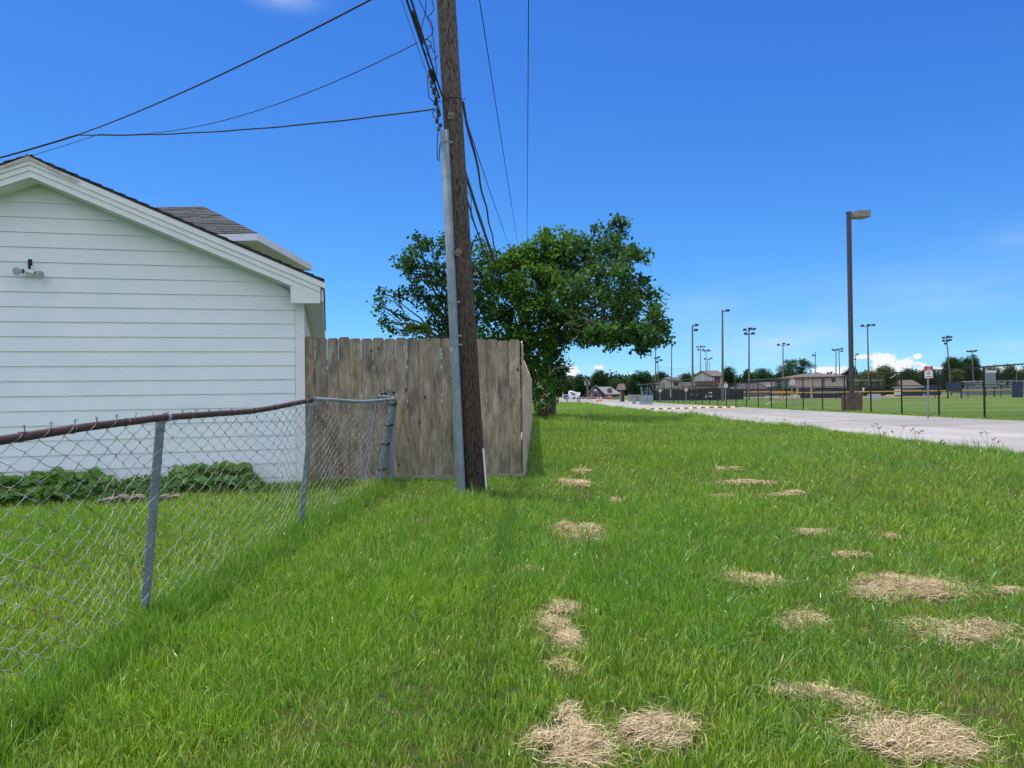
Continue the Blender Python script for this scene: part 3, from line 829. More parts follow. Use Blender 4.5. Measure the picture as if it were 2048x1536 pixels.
# splice closures on the bundle
a, b = street(879, 196, PY, 16, .25)
for t0, t1, r, lb in ((.030, .048, .034, 'black splice case clamped on the cable bundle left of the pole'), (.085, .125, .020, 'long wrapped splice higher up the cable bundle')):
    p, q = a.lerp(b, t0), a.lerp(b, t1)
    L = [p, p + (q - p) * .1, p + (q - p) * .5, p + (q - p) * .9, q]
    o = MB().tube(L, [.012, r, r * 1.05, r, .012], 10).build('splice_case', M_CABLE, smooth=True); tag(o, lb, 'splice case')
for pts, lb in (
    ([(852, 0), (851, 25), (844, 50), (842, 75), (845, 92), (852, 108), (862, 118), (872, 117), (876, 110)], 'looping drop wire from frame top curling back to the pole'),
    ([(864, 0), (868, 18), (862, 28), (855, 33), (862, 42), (866, 58), (863, 70), (852, 78), (846, 82)], 'kinked slack wire hanging between bundle and pole top'),
    ([(846, 80), (856, 79), (862, 84), (863, 92), (857, 98), (855, 92), (860, 91), (864, 97), (866, 105), (873, 101)], 'small curly wire tail with a loop beside the pole'),
    ([(855, 152), (856, 180), (858, 195), (866, 202), (875, 205), (880, 202)], 'thin wire arc below the splice left of the pole'),
    ([(870, 219), (865, 225), (867, 234), (872, 236), (878, 233)], 'short black wire loop where the service drop is tied'),
    ([(876, 262), (874, 290), (875, 320), (878, 322), (879, 300), (880, 290)], 'narrow wire loop hanging beside the conduit top'),
    ([(838, 0), (852, 30), (864, 56), (868, 90), (874, 150)], 'straight thin wire crossing to the pole top left side')):
    wire('drop_wire', [at(u, v, PY - .1) for u, v in pts], .006, lb, 'loose wires on the pole')
cl = thing('cable_clamps', pole_at(225) + Vector((-.14, -.05, 0)), 'cluster of small black clamps and connectors on the pole above the conduit', 'cable clamp')
for i in range(16):
    v = 150 + i * 7.2; u = 862 + i * 1.2 + rnd.uniform(-4, 4)
    MB().box(at(u, v, PY - .08 + rnd.uniform(-.04, .04)), (.03 + rnd.uniform(0, .02), .03, .035), rnd.uniform(0, 3), ).build('clamp', M_CABLE if i % 3 else M_GALV_D, cl)
# service drops to the left
J = at(155, 270, 13.0)
wire('service_drop', sagline(at(1000, -140, 6.4), J, .12, 30), .010, 'thick service cable from frame top down to the wire junction at left', 'service drops to the house')
wire('service_drop', sagline(at(868, 218, PY), J, .10, 40, .003, 2), .010, 'service cable tied to the pole, running left nearly level', 'service drops to the house')
wire('service_drop', sagline(at(834, 86, PY - 1.2), at(200, 268, 12.6), .30, 40), .005, 'thinnest service wire curving from the bundle to the left', 'service drops to the house')
wire('service_drop', sagline(J, at(-200, 362, 15), .05, 10), .016, 'joined service cable leaving the frame above the garage ridge', 'service drops to the house')
wire('service_drop', sagline(at(200, 268, 12.6), at(-200, 372, 15), .08, 10), .005, 'thin wire just under the joined service cable at left', 'service drops to the house')

# ------------------------------------------------------------------ chain link fence
def Yline(u):
    return -2.506 / ((u - 1024) / 1500.0 - .082)
def Y2(u):
    k = (u - 1024) / 1500.0; return -2.90 / (k - .137)
top_px = [(-330, 938, Yline(-330)), (0, 881, Yline(0)), (166, 855, Yline(166)), (327, 835, Yline(327)), (498, 823, Yline(498)), (538, 817, Yline(538)), (624, 800, 7.2)]
T_br = [at(u, v, y) for u, v, y in top_px]
T_si = [at(626, 798, 7.2), at(666, 800, 7.75), at(700, 802.5, 8.3), at(722, 803.5, 8.7), at(748, 802, 9.15), at(789, 798, 9.85)]
T_all = T_br[:-1] + T_si
def interp(path, y):
    for a, b in zip(path[:-1], path[1:]):
        if y <= b.y or b is path[-1]:
            t = (y - a.y) / (b.y - a.y); return a.lerp(b, t)
def bottom_at(y):
    # foot line: leans away to the left of the top, follows the turf
    tp = interp(T_all, y)
    x = tp.x - np.interp(y, [2.5, 4.6, 7.2, 9.85], [.12, .115, .125, .17])
    return Vector((x, y, float(gz(x, y)) + .0))
clf = thing('chain_link_fence', bottom_at(6.0), 'old sagging chain-link fence with brown rusted top rail between yard and verge', 'fence')
MB().tube(T_br, .021, 12).build('top_rail', M_RUST, clf, True)['label'] = 'brown rusted top rail, bent'
MB().tube(T_si, .019, 12).build('top_rail', M_GALV, clf, True)['label'] = 'grey galvanised sagging top rail'
for (tu, tv, y, bu, bv, r) in ((-250, 900, 2.72, 0, 0, .0265), (321, 842, 4.62, 287, 1250, .0265), (625, 803, 7.22, 600, 1062, .025)):
    if bu == 0:
        t_ = interp(T_all, y); b_ = bottom_at(y); b_.z -= .1
    else:
        t_ = at(tu, tv, y); b_ = at(bu, bv, y)
    ps = MB().tube([b_, t_], r, 16).build('post', M_GALV_D, clf, True)
    d = (t_ - b_).normalized()
    MB().tube([t_ - d * .045, t_ + d * .0], r + .003, 16).build('cap', M_GALV, ps, True)
    c = interp(T_all, y); MB().tube([c + Vector((0, -.015, 0)), c + Vector((0, .015, 0))], .029, 12).build('loop', M_GALV, ps, True)
# end posts
e1t, e1b = at(786, 800, 9.85), at(757, 962, 9.8)
MB().tube([e1b, e1t], .038, 16).build('post', M_GALV_D, clf, True)
e2t, e2b = at(791, 800, 9.9), at(768, 935, 9.88)
MB().tube([e2b, e2t], .024, 12).build('post', M_GALV_D, clf, True)
MB().tube([at(783, 962, 10.0), at(786, 806, 10.0)], .032, 16).build('post', M_GALV, clf, True)
for t in (.06, .32, .55, .86):
    c = e1b.lerp(e1t, 1 - t); d = (e1t - e1b).normalized()
    MB().tube([c - d * .01, c + d * .01], .044, 16).build('tension_band', M_BLACK, clf, True)
    MB().box(c + Vector((.05, -.01, .01)), (.04, .02, .025)).build('bolt', M_BLACK, clf)
# short return towards the garage with hooped bottom
MB().tube([at(788, 796, 9.85), at(772, 793, 10.0), at(757, 792, 10.1), at(754, 800, 10.1), at(745, 850, 10.05), at(728, 930, 10.0), at(722, 950, 10.0), at(725, 962, 9.98), at(733, 967, 9.96)], .017, 10).build('return_frame', M_GALV, clf, True)
for i in range(7):
    c = at(762 + i * 4.0 + rnd.uniform(-2, 2), 789 + rnd.uniform(-6, 4) - (10 if i == 4 else 0), 9.9)
    MB().box(c, (.022, .03, .03), rnd.uniform(0, 3)).build('fitting', M_GALV if i % 2 else M_BLACK, clf)
MB().tube([at(778, 786, 9.9), at(779, 779, 9.9), at(780, 776, 9.9)], [.012, .02, .014], 8).build('fitting', M_GALV, clf, True)
# woven mesh
mb = MB(); DW, RHh = .086, .05
ya, yb_ = 2.55, 9.84
ks = int((yb_ - ya) / DW)
def fpos(y, t, dn=0.0):
    tp = interp(T_all, min(y, 9.84)); bt = bottom_at(min(y, 9.84))
    H = np.interp(y, [2.5, 4.6, 6.6, 7.2, 9.85], [.035, .018, -.012, -.02, -.012])
    top = tp + Vector((0, 0, H)); p = bt.lerp(top, t)
    bl = math.sin(t * math.pi) * (.035 * math.sin(y * 2.3) + .03 * math.sin(y * 5.1 + 1) + .02)
    return p + Vector((bl + .012 + dn, 0, 0))
rows = 26
for k in range(ks):
    pts = []
    yc = ya + (k + .5) * DW
    jit = rnd.uniform(-.004, .004)
    for j in range(rows + 1):
        sgn = 1 if (j + k) % 2 else -1
        t = j / rows
        yk = yc + sgn * DW * .5; dn = .0035 * sgn
        pts.append(fpos(yk + sgn * .004, t - .0035, dn)); pts.append(fpos(yk + sgn * .004, t + .0035, -dn))
        if j < rows:
            for f in (.14, .38, .64, .87):
                yy_ = yk + (-sgn * DW) * f
                bow = .0085 * math.sin(math.pi * f) * (1 if sgn < 0 else -1)
                pts.append(fpos(yy_, (j + f) / rows, bow))
    # barb at the top
    e = pts[-1]; pts.append(e + Vector((rnd.uniform(-.006, .006), rnd.uniform(-.012, .012), .022))); pts.append(e + Vector((rnd.uniform(-.012, .012), rnd.uniform(-.02, .02), .012)))
    mb.tube(pts, .0019, 4, cap=False)
mb.build('wire_mesh', M_WIRE, clf, True, recalc=False)
mb = MB()
for y in (3.1, 3.4, 3.75, 4.2, 4.9, 5.5, 5.9, 6.3, 6.7, 7.5, 8.0, 8.5, 9.1):
    c = interp(T_all, y); pts = [c + Vector((math.cos(a) * .024, rnd.uniform(-.006, .006), math.sin(a) * .024)) for a in np.linspace(0, 5.6, 10)]
    mb.tube(pts, .002, 4, cap=False)
for (u, v, y) in ((300, 1092, 4.6), (603, 958, 7.2)):
    c = at(u, v, y); mb.tube([c + Vector((math.cos(a) * .036, math.sin(a) * .036, .01 * a / 3)) for a in np.linspace(0, 5.8, 10)], .002, 4, cap=False)
mb.build('tie_wires', M_WIRE, clf, True, recalc=False)

# ------------------------------------------------------------------ leaf clouds
def leaf_mesh(name, centers, normals_up, size, cols, mat, parent=None, aspect=1.35, shape='rhomb'):
    N = len(centers)
    n = NR.normal(size=(N, 3)); n[:, 2] = np.abs(n[:, 2]) * 1.0 + normals_up; n /= np.linalg.norm(n, axis=1)[:, None]
    t = NR.normal(size=(N, 3)); t[:, 2] -= .4; t -= n * np.sum(n * t, 1)[:, None]; t /= np.linalg.norm(t, axis=1)[:, None]
    b = np.cross(n, t)
    s = (size * NR.uniform(.65, 1.25, N))[:, None] if np.isscalar(size) else (size * NR.uniform(.65, 1.25, N))[:, None]
    L = s * aspect * .5; Wd = s * .5
    v = np.stack([centers - t * L, centers + b * Wd - t * L * .15 + n * Wd * .18, centers + t * L, centers - b * Wd - t * L * .15 + n * Wd * .18], 1).reshape(-1, 3)
    f = np.arange(N * 4).reshape(N, 4)
    c4 = np.repeat(np.concatenate([cols, np.ones((N, 1))], 1), 4, axis=0)
    return np_mesh(name, v, 4, f, mat, parent, c4)
def lobe_clusters(lobes, dens, shell=.45):
    """lobes: (cx,cy,cz,rx,ry,rz,density factor)"""
    out = []; lid = []
    for i, (x, y, z, rx, ry, rz, k) in enumerate(lobes):
        n = max(3, int(dens * k * (rx * ry * rz) ** (2 / 3.)))
        d = NR.normal(size=(n, 3)); d /= np.linalg.norm(d, axis=1)[:, None]
        r = shell + (1 - shell) * NR.uniform(0, 1, n) ** .6
        r *= 1 + .16 * np.sin(d[:, 0] * 7 + i) * np.cos(d[:, 2] * 6 + 2 * i)
        out.append(np.array([x, y, z]) + d * r[:, None] * np.array([rx, ry, rz])); lid.append(np.full(n, i))
    return np.concatenate(out), np.concatenate(lid)
def crown(name, lobes, dens, per, cr, leaf, c_dark, c_light, parent, up=.25, light_bias=.0, shell=.45, mat=None):
    cc, lid = lobe_clusters(lobes, dens, shell)
    N = len(cc)
    tone = np.clip(NR.normal(.35 + light_bias, .30, N), 0, 1)
    pts = np.repeat(cc, per, axis=0) + NR.normal(size=(N * per, 3)) * np.array([cr, cr, cr * .75])
    tn = np.clip(np.repeat(tone, per) + NR.normal(0, .16, N * per), 0, 1.2)[:, None]
    cols = np.array(c_dark) * (1 - tn) + np.array(c_light) * tn
    return leaf_mesh(name, pts, up, leaf, cols, mat or M_LEAF, parent)
def branch(mb, a, b, r0, r1, n=7, wig=.06, seed=0):
    r = random.Random(seed); L = (b - a).length
    pts = [a.lerp(b, i / 6) + Vector((r.uniform(-1, 1), r.uniform(-1, 1), r.uniform(-.5, .5))) * (wig * L * (0 < i < 6) * .5) + Vector((0, 0, .08 * L * math.sin(math.pi * i / 6))) for i in range(7)]
    mb.tube(pts, [r0 + (r1 - r0) * i / 6 for i in range(7)], n)
def px_lobes(L, Y, ysc=1.0, k=1.0):
    out = []
    for t in L:
        u, v, ru, rv = t[:4]; dy = t[4] if len(t) > 4 else 0; kk = t[5] if len(t) > 5 else 1
        y = Y + dy; p = at(u, v, y); out.append((p.x, p.y, p.z, ru * y / F, (ru + rv) / 2 * y / F * ysc, rv * y / F, kk * k))
    return out
def tree(name, label, cat, Y, base_u, L, dens, per, cr, leaf, cd, cl, group=None, ysc=1.0, light=0.0, trunk_r=.2, shell=.45, nb=14, up=.25, bark=None, fork_v=None):
    lobes = px_lobes(L, Y, ysc)
    bx = at(base_u, 790, Y).x; b0 = G(bx, Y, -.1)
    t = thing(name, b0, label, cat, group)
    zmid = sum(l[2] for l in lobes) / len(lobes); zmin = min(l[2] - l[5] for l in lobes)
    fork = Vector((bx + rnd.uniform(-.2, .2), Y, max(b0.z + 1.0, min(zmin + .5, (zmid + b0.z) * .55))))
    if fork_v: fork.z = at(base_u, fork_v, Y).z
    mb = MB(); mb.tube([b0, b0.lerp(fork, .3) + Vector((.05, 0, 0)), fork], [trunk_r * 1.3, trunk_r, trunk_r * .8], 9)
    for i, l in enumerate(lobes[:nb]):
        branch(mb, fork - Vector((0, 0, .1)), Vector((l[0], l[1], l[2] + l[5] * .2)), trunk_r * .32, trunk_r * .05, 6, .1, i)
        c = Vector(l[:3])
        for j in range(3):
            d = Vector((rnd.gauss(0, 1), rnd.gauss(0, 1), rnd.gauss(.2, .7))).normalized()
            branch(mb, Vector(fork).lerp(c, .75), c + Vector((d.x * l[3], d.y * l[4], d.z * l[5])) * .9, trunk_r * .12, trunk_r * .03, 4, .12, i * 7 + j)
    mb.build('trunk', bark or M_BARK, t, True)
    crown('crown', lobes, dens, per, cr, leaf, cd, cl, t, up, light, shell)
    return t
DK, LT = (.012, .038, .014), (.040, .105, .022)
YG = (.095, .19, .022)
TL = [(862, 495, 38, 22), (905, 500, 48, 34), (835, 525, 36, 28), (870, 548, 50, 34), (805, 535, 24, 26), (920, 560, 50, 46), (800, 580, 26, 16), (768, 590, 20, 16, 0, .8), (757, 612, 14, 18, 0, .7), (772, 640, 16, 18, 0, .7), (784, 660, 14, 12, 0, .6), (836, 585, 26, 22), (865, 610, 30, 34), (800, 632, 16, 14, 0, .7), (895, 625, 40, 40), (868, 655, 26, 28, 0, .8), (925, 650, 44, 46), (955, 600, 40, 60), (900, 690, 60, 30), (950, 520, 36, 40), (832, 480, 8, 12), (812, 655, 12, 8, 0, .5), (850, 690, 30, 14)]
tree('tallow_tree', 'wide tallow tree with loose drooping branches behind the utility pole', 'tree', 35.0, 925, TL, 24, 26, .16, .135, (.018, .055, .018), (.07, .16, .04), light=.12, trunk_r=.24, nb=23, shell=.3)
TM = [(1000, 545, 46, 38), (1045, 530, 46, 34), (1090, 505, 44, 36), (1125, 495, 34, 34), (1000, 600, 44, 44), (1070, 570, 56, 40, -1.2), (1110, 545, 50, 40), (1065, 620, 46, 30, -1.6), (1075, 665, 42, 34, -1.8), (1060, 700, 34, 34, -1.5), (1000, 670, 52, 44), (990, 730, 60, 60), (1060, 760, 46, 50), (1092, 470, 9, 14), (1060, 495, 14, 12), (1120, 600, 50, 50), (1020, 505, 12, 12), (968, 505, 14, 14)]
tree('bushy_tree', 'bright yellow-green bushy tree in the middle of the crown mass', 'tree', 38.0, 1040, TM, 52, 26, .19, .14, (.030, .080, .018), (.125, .24, .035), light=.18, trunk_r=.22, nb=18, shell=.6)
TR = [(1170, 510, 48, 36, -3), (1225, 500, 44, 34, -6), (1262, 530, 34, 36, -9), (1238, 462, 26, 18, -5, .8), (1250, 446, 12, 10, -5), (1230, 441, 10, 8, -5), (1193, 458, 7, 6, -3), (1150, 480, 34, 20, -1), (1160, 570, 56, 48, -7), (1225, 565, 54, 46, -10), (1272, 580, 36, 36, -8), (1150, 635, 46, 42, -4), (1215, 625, 60, 36, -3), (1280, 625, 44, 38, -10), (1310, 640, 26, 30, -6, 1.5), (1322, 668, 15, 24, -8, 1.6), (1288, 668, 36, 22, -11, 1.6), (1240, 664, 50, 24, -8, 2.2), (1205, 672, 40, 22, -11, 2), (1290, 694, 20, 14, -9, 1.6), (1272, 682, 18, 12, -9, 1.6), (1310, 590, 16, 12, -8), (1170, 668, 36, 24, -5, 1.8), (1212, 692, 14, 8, -9), (1112, 680, 30, 36, -1, 1.4), (1108, 722, 22, 36, 0, 1.3), (1100, 760, 20, 36, 0), (1090, 790, 20, 26, 0), (1270, 498, 12, 12, -8), (1124, 745, 8, 16, 0)]
tree('tallow_tree', 'dark tallow tree arching right over the verge towards the road', 'tree', 40.0, 1100, TR, 34, 28, .17, .145, (.022, .062, .022), (.080, .17, .045), light=.12, trunk_r=.26, nb=28, shell=.4, fork_v=690)
# dead bleached limb sticking out
mb = MB()
a = at(1097, 752, 37)
for pts in ([(1097, 752), (1105, 743), (1112, 736), (1120, 733), (1128, 729)], [(1104, 744), (1106, 738), (1112, 733)], [(1098, 752), (1099, 742), (1100, 730)], [(1120, 733), (1135, 735), (1145, 729), (1150, 724)], [(1128, 729), (1135, 722), (1140, 716)], [(1133, 735), (1142, 738), (1149, 737)], [(1110, 737), (1130, 735), (1148, 733)]):
    mb.tube([at(u, v, 37) for u, v in pts], [.035 * (1 - .8 * i / len(pts)) for i in range(len(pts))], 6)
o = mb.build('dead_branch', M_DEADWOOD, smooth=True); tag(o, 'bleached bare dead branch poking out of the dark foliage over the verge', 'branch')
# palm crown over the fence
def palm(name, label, u, v, Y, scale, dead=.0, trunk=True, n=34):
    c = at(u, v, Y); b = G(c.x, Y, -.1); t = thing(name, b, label, 'palm')
    MB().tube([b, c - Vector((0, 0, scale * .3))], [.17, .14], 10).build('trunk', M_BARK, t, True)
    vs = []; cols = []
    for i in range(n):
        az = rnd.uniform(0, 2 * math.pi); el = rnd.uniform(-.7, 1.1)
        d = Vector((math.cos(az) * math.cos(el), math.sin(az) * math.cos(el), math.sin(el)))
        hub = c + d * scale * .55
        side = d.cross(Vector((0, 0, 1))).normalized(); up = side.cross(d)
        cdry = el < -.1
        for j in range(15):
            a = (j - 7) / 7 * 1.25
            dd = (d * math.cos(a) + side * math.sin(a)).normalized()
            tip = hub + dd * scale * rnd.uniform(.5, .7) - Vector((0, 0, scale * .14 * rnd.uniform(.5, 1.5)))
            w_ = up.cross(dd).normalized() * scale * .03
            vs += [hub, hub.lerp(tip, .5) + w_, tip, hub.lerp(tip, .5) - w_]
            cl = (.16, .13, .06) if (cdry or rnd.random() < dead) else (.045, .075, .025)
            cols += [(*[q * rnd.uniform(.7, 1.2) for q in cl], 1)] * 4
        # stem
        w_ = side * scale * .015
        vs += [c - w_, c + w_, hub + w_, hub - w_]; cols += [(.07, .09, .03, 1)] * 4
    v = np.array([tuple(q) for q in vs]); np_mesh('fronds', v, 4, np.arange(len(v)).reshape(-1, 4), M_LEAF, t, np.array(cols))
palm('fan_palm', 'small fan palm crown peeking over the picket fence left of the pole', 832, 672, 26, .62)
palm('fan_palm', 'tan dry fan palm standing before the treeline beyond the ball field', 1915, 748, 210, 2.2, .8)

# vines, shrub and stump at the end of the side fence
t = thing('flowering_vine', G(1.0, 33, 0), 'tall vine mass with pale silvery blossoms at the end of the side fence', 'vine')
vl = px_lobes([(1084, 770, 14, 14), (1086, 795, 15, 20), (1088, 818, 14, 16), (1076, 800, 8, 40), (1078, 760, 8, 12), (1096, 800, 12, 26)], 34)
crown('leaves', vl, 60, 14, .12, .09, (.014, .045, .012), (.06, .14, .03), t)
vl2 = px_lobes([(1082, 768, 11, 12), (1087, 790, 9, 20), (1090, 812, 6, 10)], 33.6)
crown('blossoms', vl2, 55, 10, .10, .06, (.26, .29, .2), (.48, .50, .42), t)
t = thing('shrub', G(2.0, 36, 0), 'bright light-green shrub top above the blossoming vine', 'shrub')
crown('leaves', px_lobes([(1098, 762, 18, 10), (1108, 770, 13, 14), (1092, 755, 9, 7), (1102, 786, 11, 18), (1103, 808, 8, 10)], 36), 60, 14, .12, .10, (.03, .09, .014), (.11, .24, .03), t, light_bias=.2)
MB().tube([G(2.0, 36, -.1), G(2.0, 36, 1.2)], [.06, .03], 6).build('stem', M_BARK, t)
sp_ = ground(1084, 838)
t = thing('root_stump', sp_, 'gnarled red-brown root stump lying beside the fence end', 'stump')
mb = MB()
for i in range(26):
    a = sp_ + Vector((rnd.uniform(-.25, .25), rnd.uniform(-.2, .3), rnd.uniform(0, .15)))
    b = a + Vector((rnd.uniform(-.3, .35), rnd.uniform(-.2, .2), rnd.uniform(.1, .55)))
    branch(mb, a, b, rnd.uniform(.05, .11), rnd.uniform(.015, .04), 7, .35, i)
mb.build('roots', M_ROOT, t, True)

# ------------------------------------------------------------------ plants along the garage wall
def vine_patch(label, u0, u1, vtop, y0, y1, n, hgt):
    a = at(u0, 940, y0 + .3); b = at(u1, 940, y0 + .3)
    c = G((a.x + b.x) / 2, (y0 + y1) / 2)
    t = thing('trailing_vine', c, label, 'plant', 'leafy vines along the garage wall')
    P = []
    for i in range(n):
        f = rnd.random(); 
        base = wallpt(u0 + (u1 - u0) * f, 940, rnd.uniform(.08, y1))
        env = min(1, 6 * f, 6 * (1 - f)) ** .6 * (1 + .08 * math.sin(f * 23) + .06 * math.sin(f * 61))
        z = float(gz(base.x, base.y)) + hgt * env * (rnd.random() ** .7) * (1 if (base - C0).dot(HN) < y1 * .7 else .6)
        P.append((base.x, base.y, z))
    P = np.array(P); tn = np.clip(NR.normal(.45, .28, n), 0, 1.1)[:, None]
    cols = np.array((.10, .22, .045)) * (1 - tn) + np.array((.34, .55, .17)) * tn
    # heart-shaped leaves: 6 corners
    nn = NR.normal(size=(n, 3)) * .55; nn[:, 2] = 1.0; nn[:, 1] -= .35; nn /= np.linalg.norm(nn, axis=1)[:, None]
    tt = NR.normal(size=(n, 3)); tt -= nn * np.sum(nn * tt, 1)[:, None]; tt /= np.linalg.norm(tt, axis=1)[:, None]; bb = np.cross(nn, tt)
    s = (NR.uniform(.035, .062, n))[:, None]
    ring = [(-.9, 0, -.1), (-1.05, .5, .12), (-.1, .95, .22), (1.25, 0, -.25), (-.1, -.95, .22), (-1.05, -.5, .12)]
    v = np.stack([P + s * (tt * a_ + bb * b_ + nn * c_) for a_, b_, c_ in ring], 1).reshape(-1, 3)
    i0 = np.arange(n)[:, None] * 6
    f = np.concatenate([i0 + np.array([0, 1, 2, 3]), i0 + np.array([0, 3, 4, 5])])
    c4 = np.repeat(np.concatenate([cols, np.ones((n, 1))], 1), 6, axis=0)
    np_mesh('leaves', v, 4, f, M_LEAF, t, c4)
    mb = MB()
    for i in range(0, n, 14):
        p = Vector(P[i]); mb.tube([G(p.x, p.y), p + Vector((rnd.uniform(-.03, .03), 0, -.02))], .003, 4)
    mb.build('stems', simple('vine_stem', (.09, .12, .05), .7, .2, 8), t)['kind'] = 'stuff'
vine_patch('leafy green vine mound at the garage foot, leftmost one', -140, 250, 915, 9.0, .75, 1700, .31)
vine_patch('leafy green vine mound at the garage foot, nearer the picket fence', 325, 520, 915, 9.3, .62, 1000, .31)
vine_patch('low thin vine growth between the two leafy mounds', 235, 345, 935, 9.2, .45, 420, .19)
for i, (u, w) in enumerate(((208, 10), (222, 13), (245, 17), (277, 15), (330, 12), (352, 11))):
    c = wallpt(u, 968, .98); c = G(c.x, c.y, .03)
    r = w / 1500 * c.y * .9
    mb = MB(); mb.tube([c + HN * .05, c + HN * .045 + Vector((0, 0, .004)), c - HN * .04], [r * .93, r, r * .97], 14)
    o = mb.build('edging_stone', M_STONE, smooth=False)
    names = ['leftmost half-buried round edging stone below the vines', 'small round edging stone, second from left below the vines', 'widest round edging stone below the thin vine growth', 'round edging stone between the widest one and the fence post', 'round edging stone just right of the near fence post', 'round edging stone farthest right, under the right vine mound']
    tag(o, names[i], 'stone', 'round edging stones of the garage bed')

# ------------------------------------------------------------------ straw piles
piles = [(1158, 1066, 44, 20, 1.0, 'domed mound of dried clippings in the middle of the verge'),
 (1146, 965, 30, 8, .7, 'flat dry clump past the mound, near the wooden fence corner'),
 (1164, 944, 16, 6, .6, 'small dry clump farthest up beside the picket fence'),
 (1233, 1003, 18, 6, .7, 'small isolated dry clump right of the fence corner clumps'),
 (1120, 1262, 32, 36, .9, 'tall narrow strip of straw in the middle foreground'),
 (1132, 1225, 32, 14, .7, 'ragged top end of the narrow straw strip'),
 (1133, 1340, 26, 15, .6, 'small ragged straw tuft below the narrow strip'),
 (1120, 1490, 78, 40, .9, 'large pale straw pile at the bottom centre edge'),
 (1128, 1440, 36, 26, .8, 'upright-looking straw heap atop the bottom centre pile'),
 (1335, 1470, 72, 42, .75, 'bottom edge straw pile right of the centre pile'),
 (1512, 1166, 54, 15, 1.0, 'slanted straw ridge left of the widest mid pile'),
 (1600, 1240, 40, 17, .85, 'loose straw below the slanted ridge'),
 (1812, 1178, 100, 26, .9, 'widest pale straw pile on the right of the verge'),
 (1900, 1262, 110, 24, .45, 'scattered straw spreading below the widest pile'),
 (1697, 1113, 28, 9, .6, 'small straw clump just above the widest pile'),
 (1640, 1068, 36, 8, .5, 'thin straw streak uphill of the small clump'),
 (1782, 1076, 20, 6, .45, 'faint straw patch uphill of the widest pile'),
 (1575, 990, 42, 5, .6, 'pale flattened straw line far up the verge'),
 (1495, 968, 60, 5, .35, 'faint dry streak nearest the road weeds'),
 (1440, 995, 26, 4, .4, 'faint dry patch left of the flattened straw line'),
 (1450, 938, 22, 4, .4, 'tiny dry patch high up the verge'),
 (1610, 1392, 62, 16, .75, 'straw ridge uphill of the bottom right pile'),
 (1705, 1400, 30, 26, .5, 'wispy straw joining the ridge to the bottom right pile'),
 (1820, 1482, 125, 46, 1.0, 'biggest straw pile at the bottom right corner'),
 (2012, 1186, 26, 9, .5, 'little straw clump near the right edge'),
 (1055, 1146, 26, 8, .35, 'sparse dry patch left of the narrow strip')]
pile_xy = []
def strands(P, D, L, Wd, cols, lift, name, parent):
    """P centre (N,3), D unit (N,3); curved ribbons with 4 stations"""
    N = len(P); k = 4
    side = np.cross(D, np.array([0, 0, 1.0])); side /= (np.linalg.norm(side, axis=1)[:, None] + 1e-9)
    side = side + NR.normal(size=(N, 3)) * .35
    bend = NR.normal(size=(N, 1)) * .25; bz = NR.normal(size=(N, 1)) * .10
    vs = []
    for i in range(k):
        f = i / (k - 1) - .5
        c = P + D * L[:, None] * f + side * (bend * L[:, None] * (f * f * 4 - .5)) + np.array([0, 0, 1.0]) * (lift[:, None] * (1 - 4 * f * f) + bz * L[:, None] * f)
        wv = Wd[:, None] * (1.0 if 0 < i < k - 1 else .35)
        vs += [c - side * wv, c + side * wv]
    v = np.stack(vs, 1).reshape(-1, 3)
    b = np.arange(N)[:, None] * (2 * k)
    f = np.concatenate([b + np.array([2 * i, 2 * i + 1, 2 * i + 3, 2 * i + 2]) for i in range(k - 1)])
    c4 = np.repeat(np.concatenate([cols, np.ones((N, 1))], 1), 2 * k, axis=0)
    return np_mesh(name, v, 4, f, M_STRAW, parent, c4)
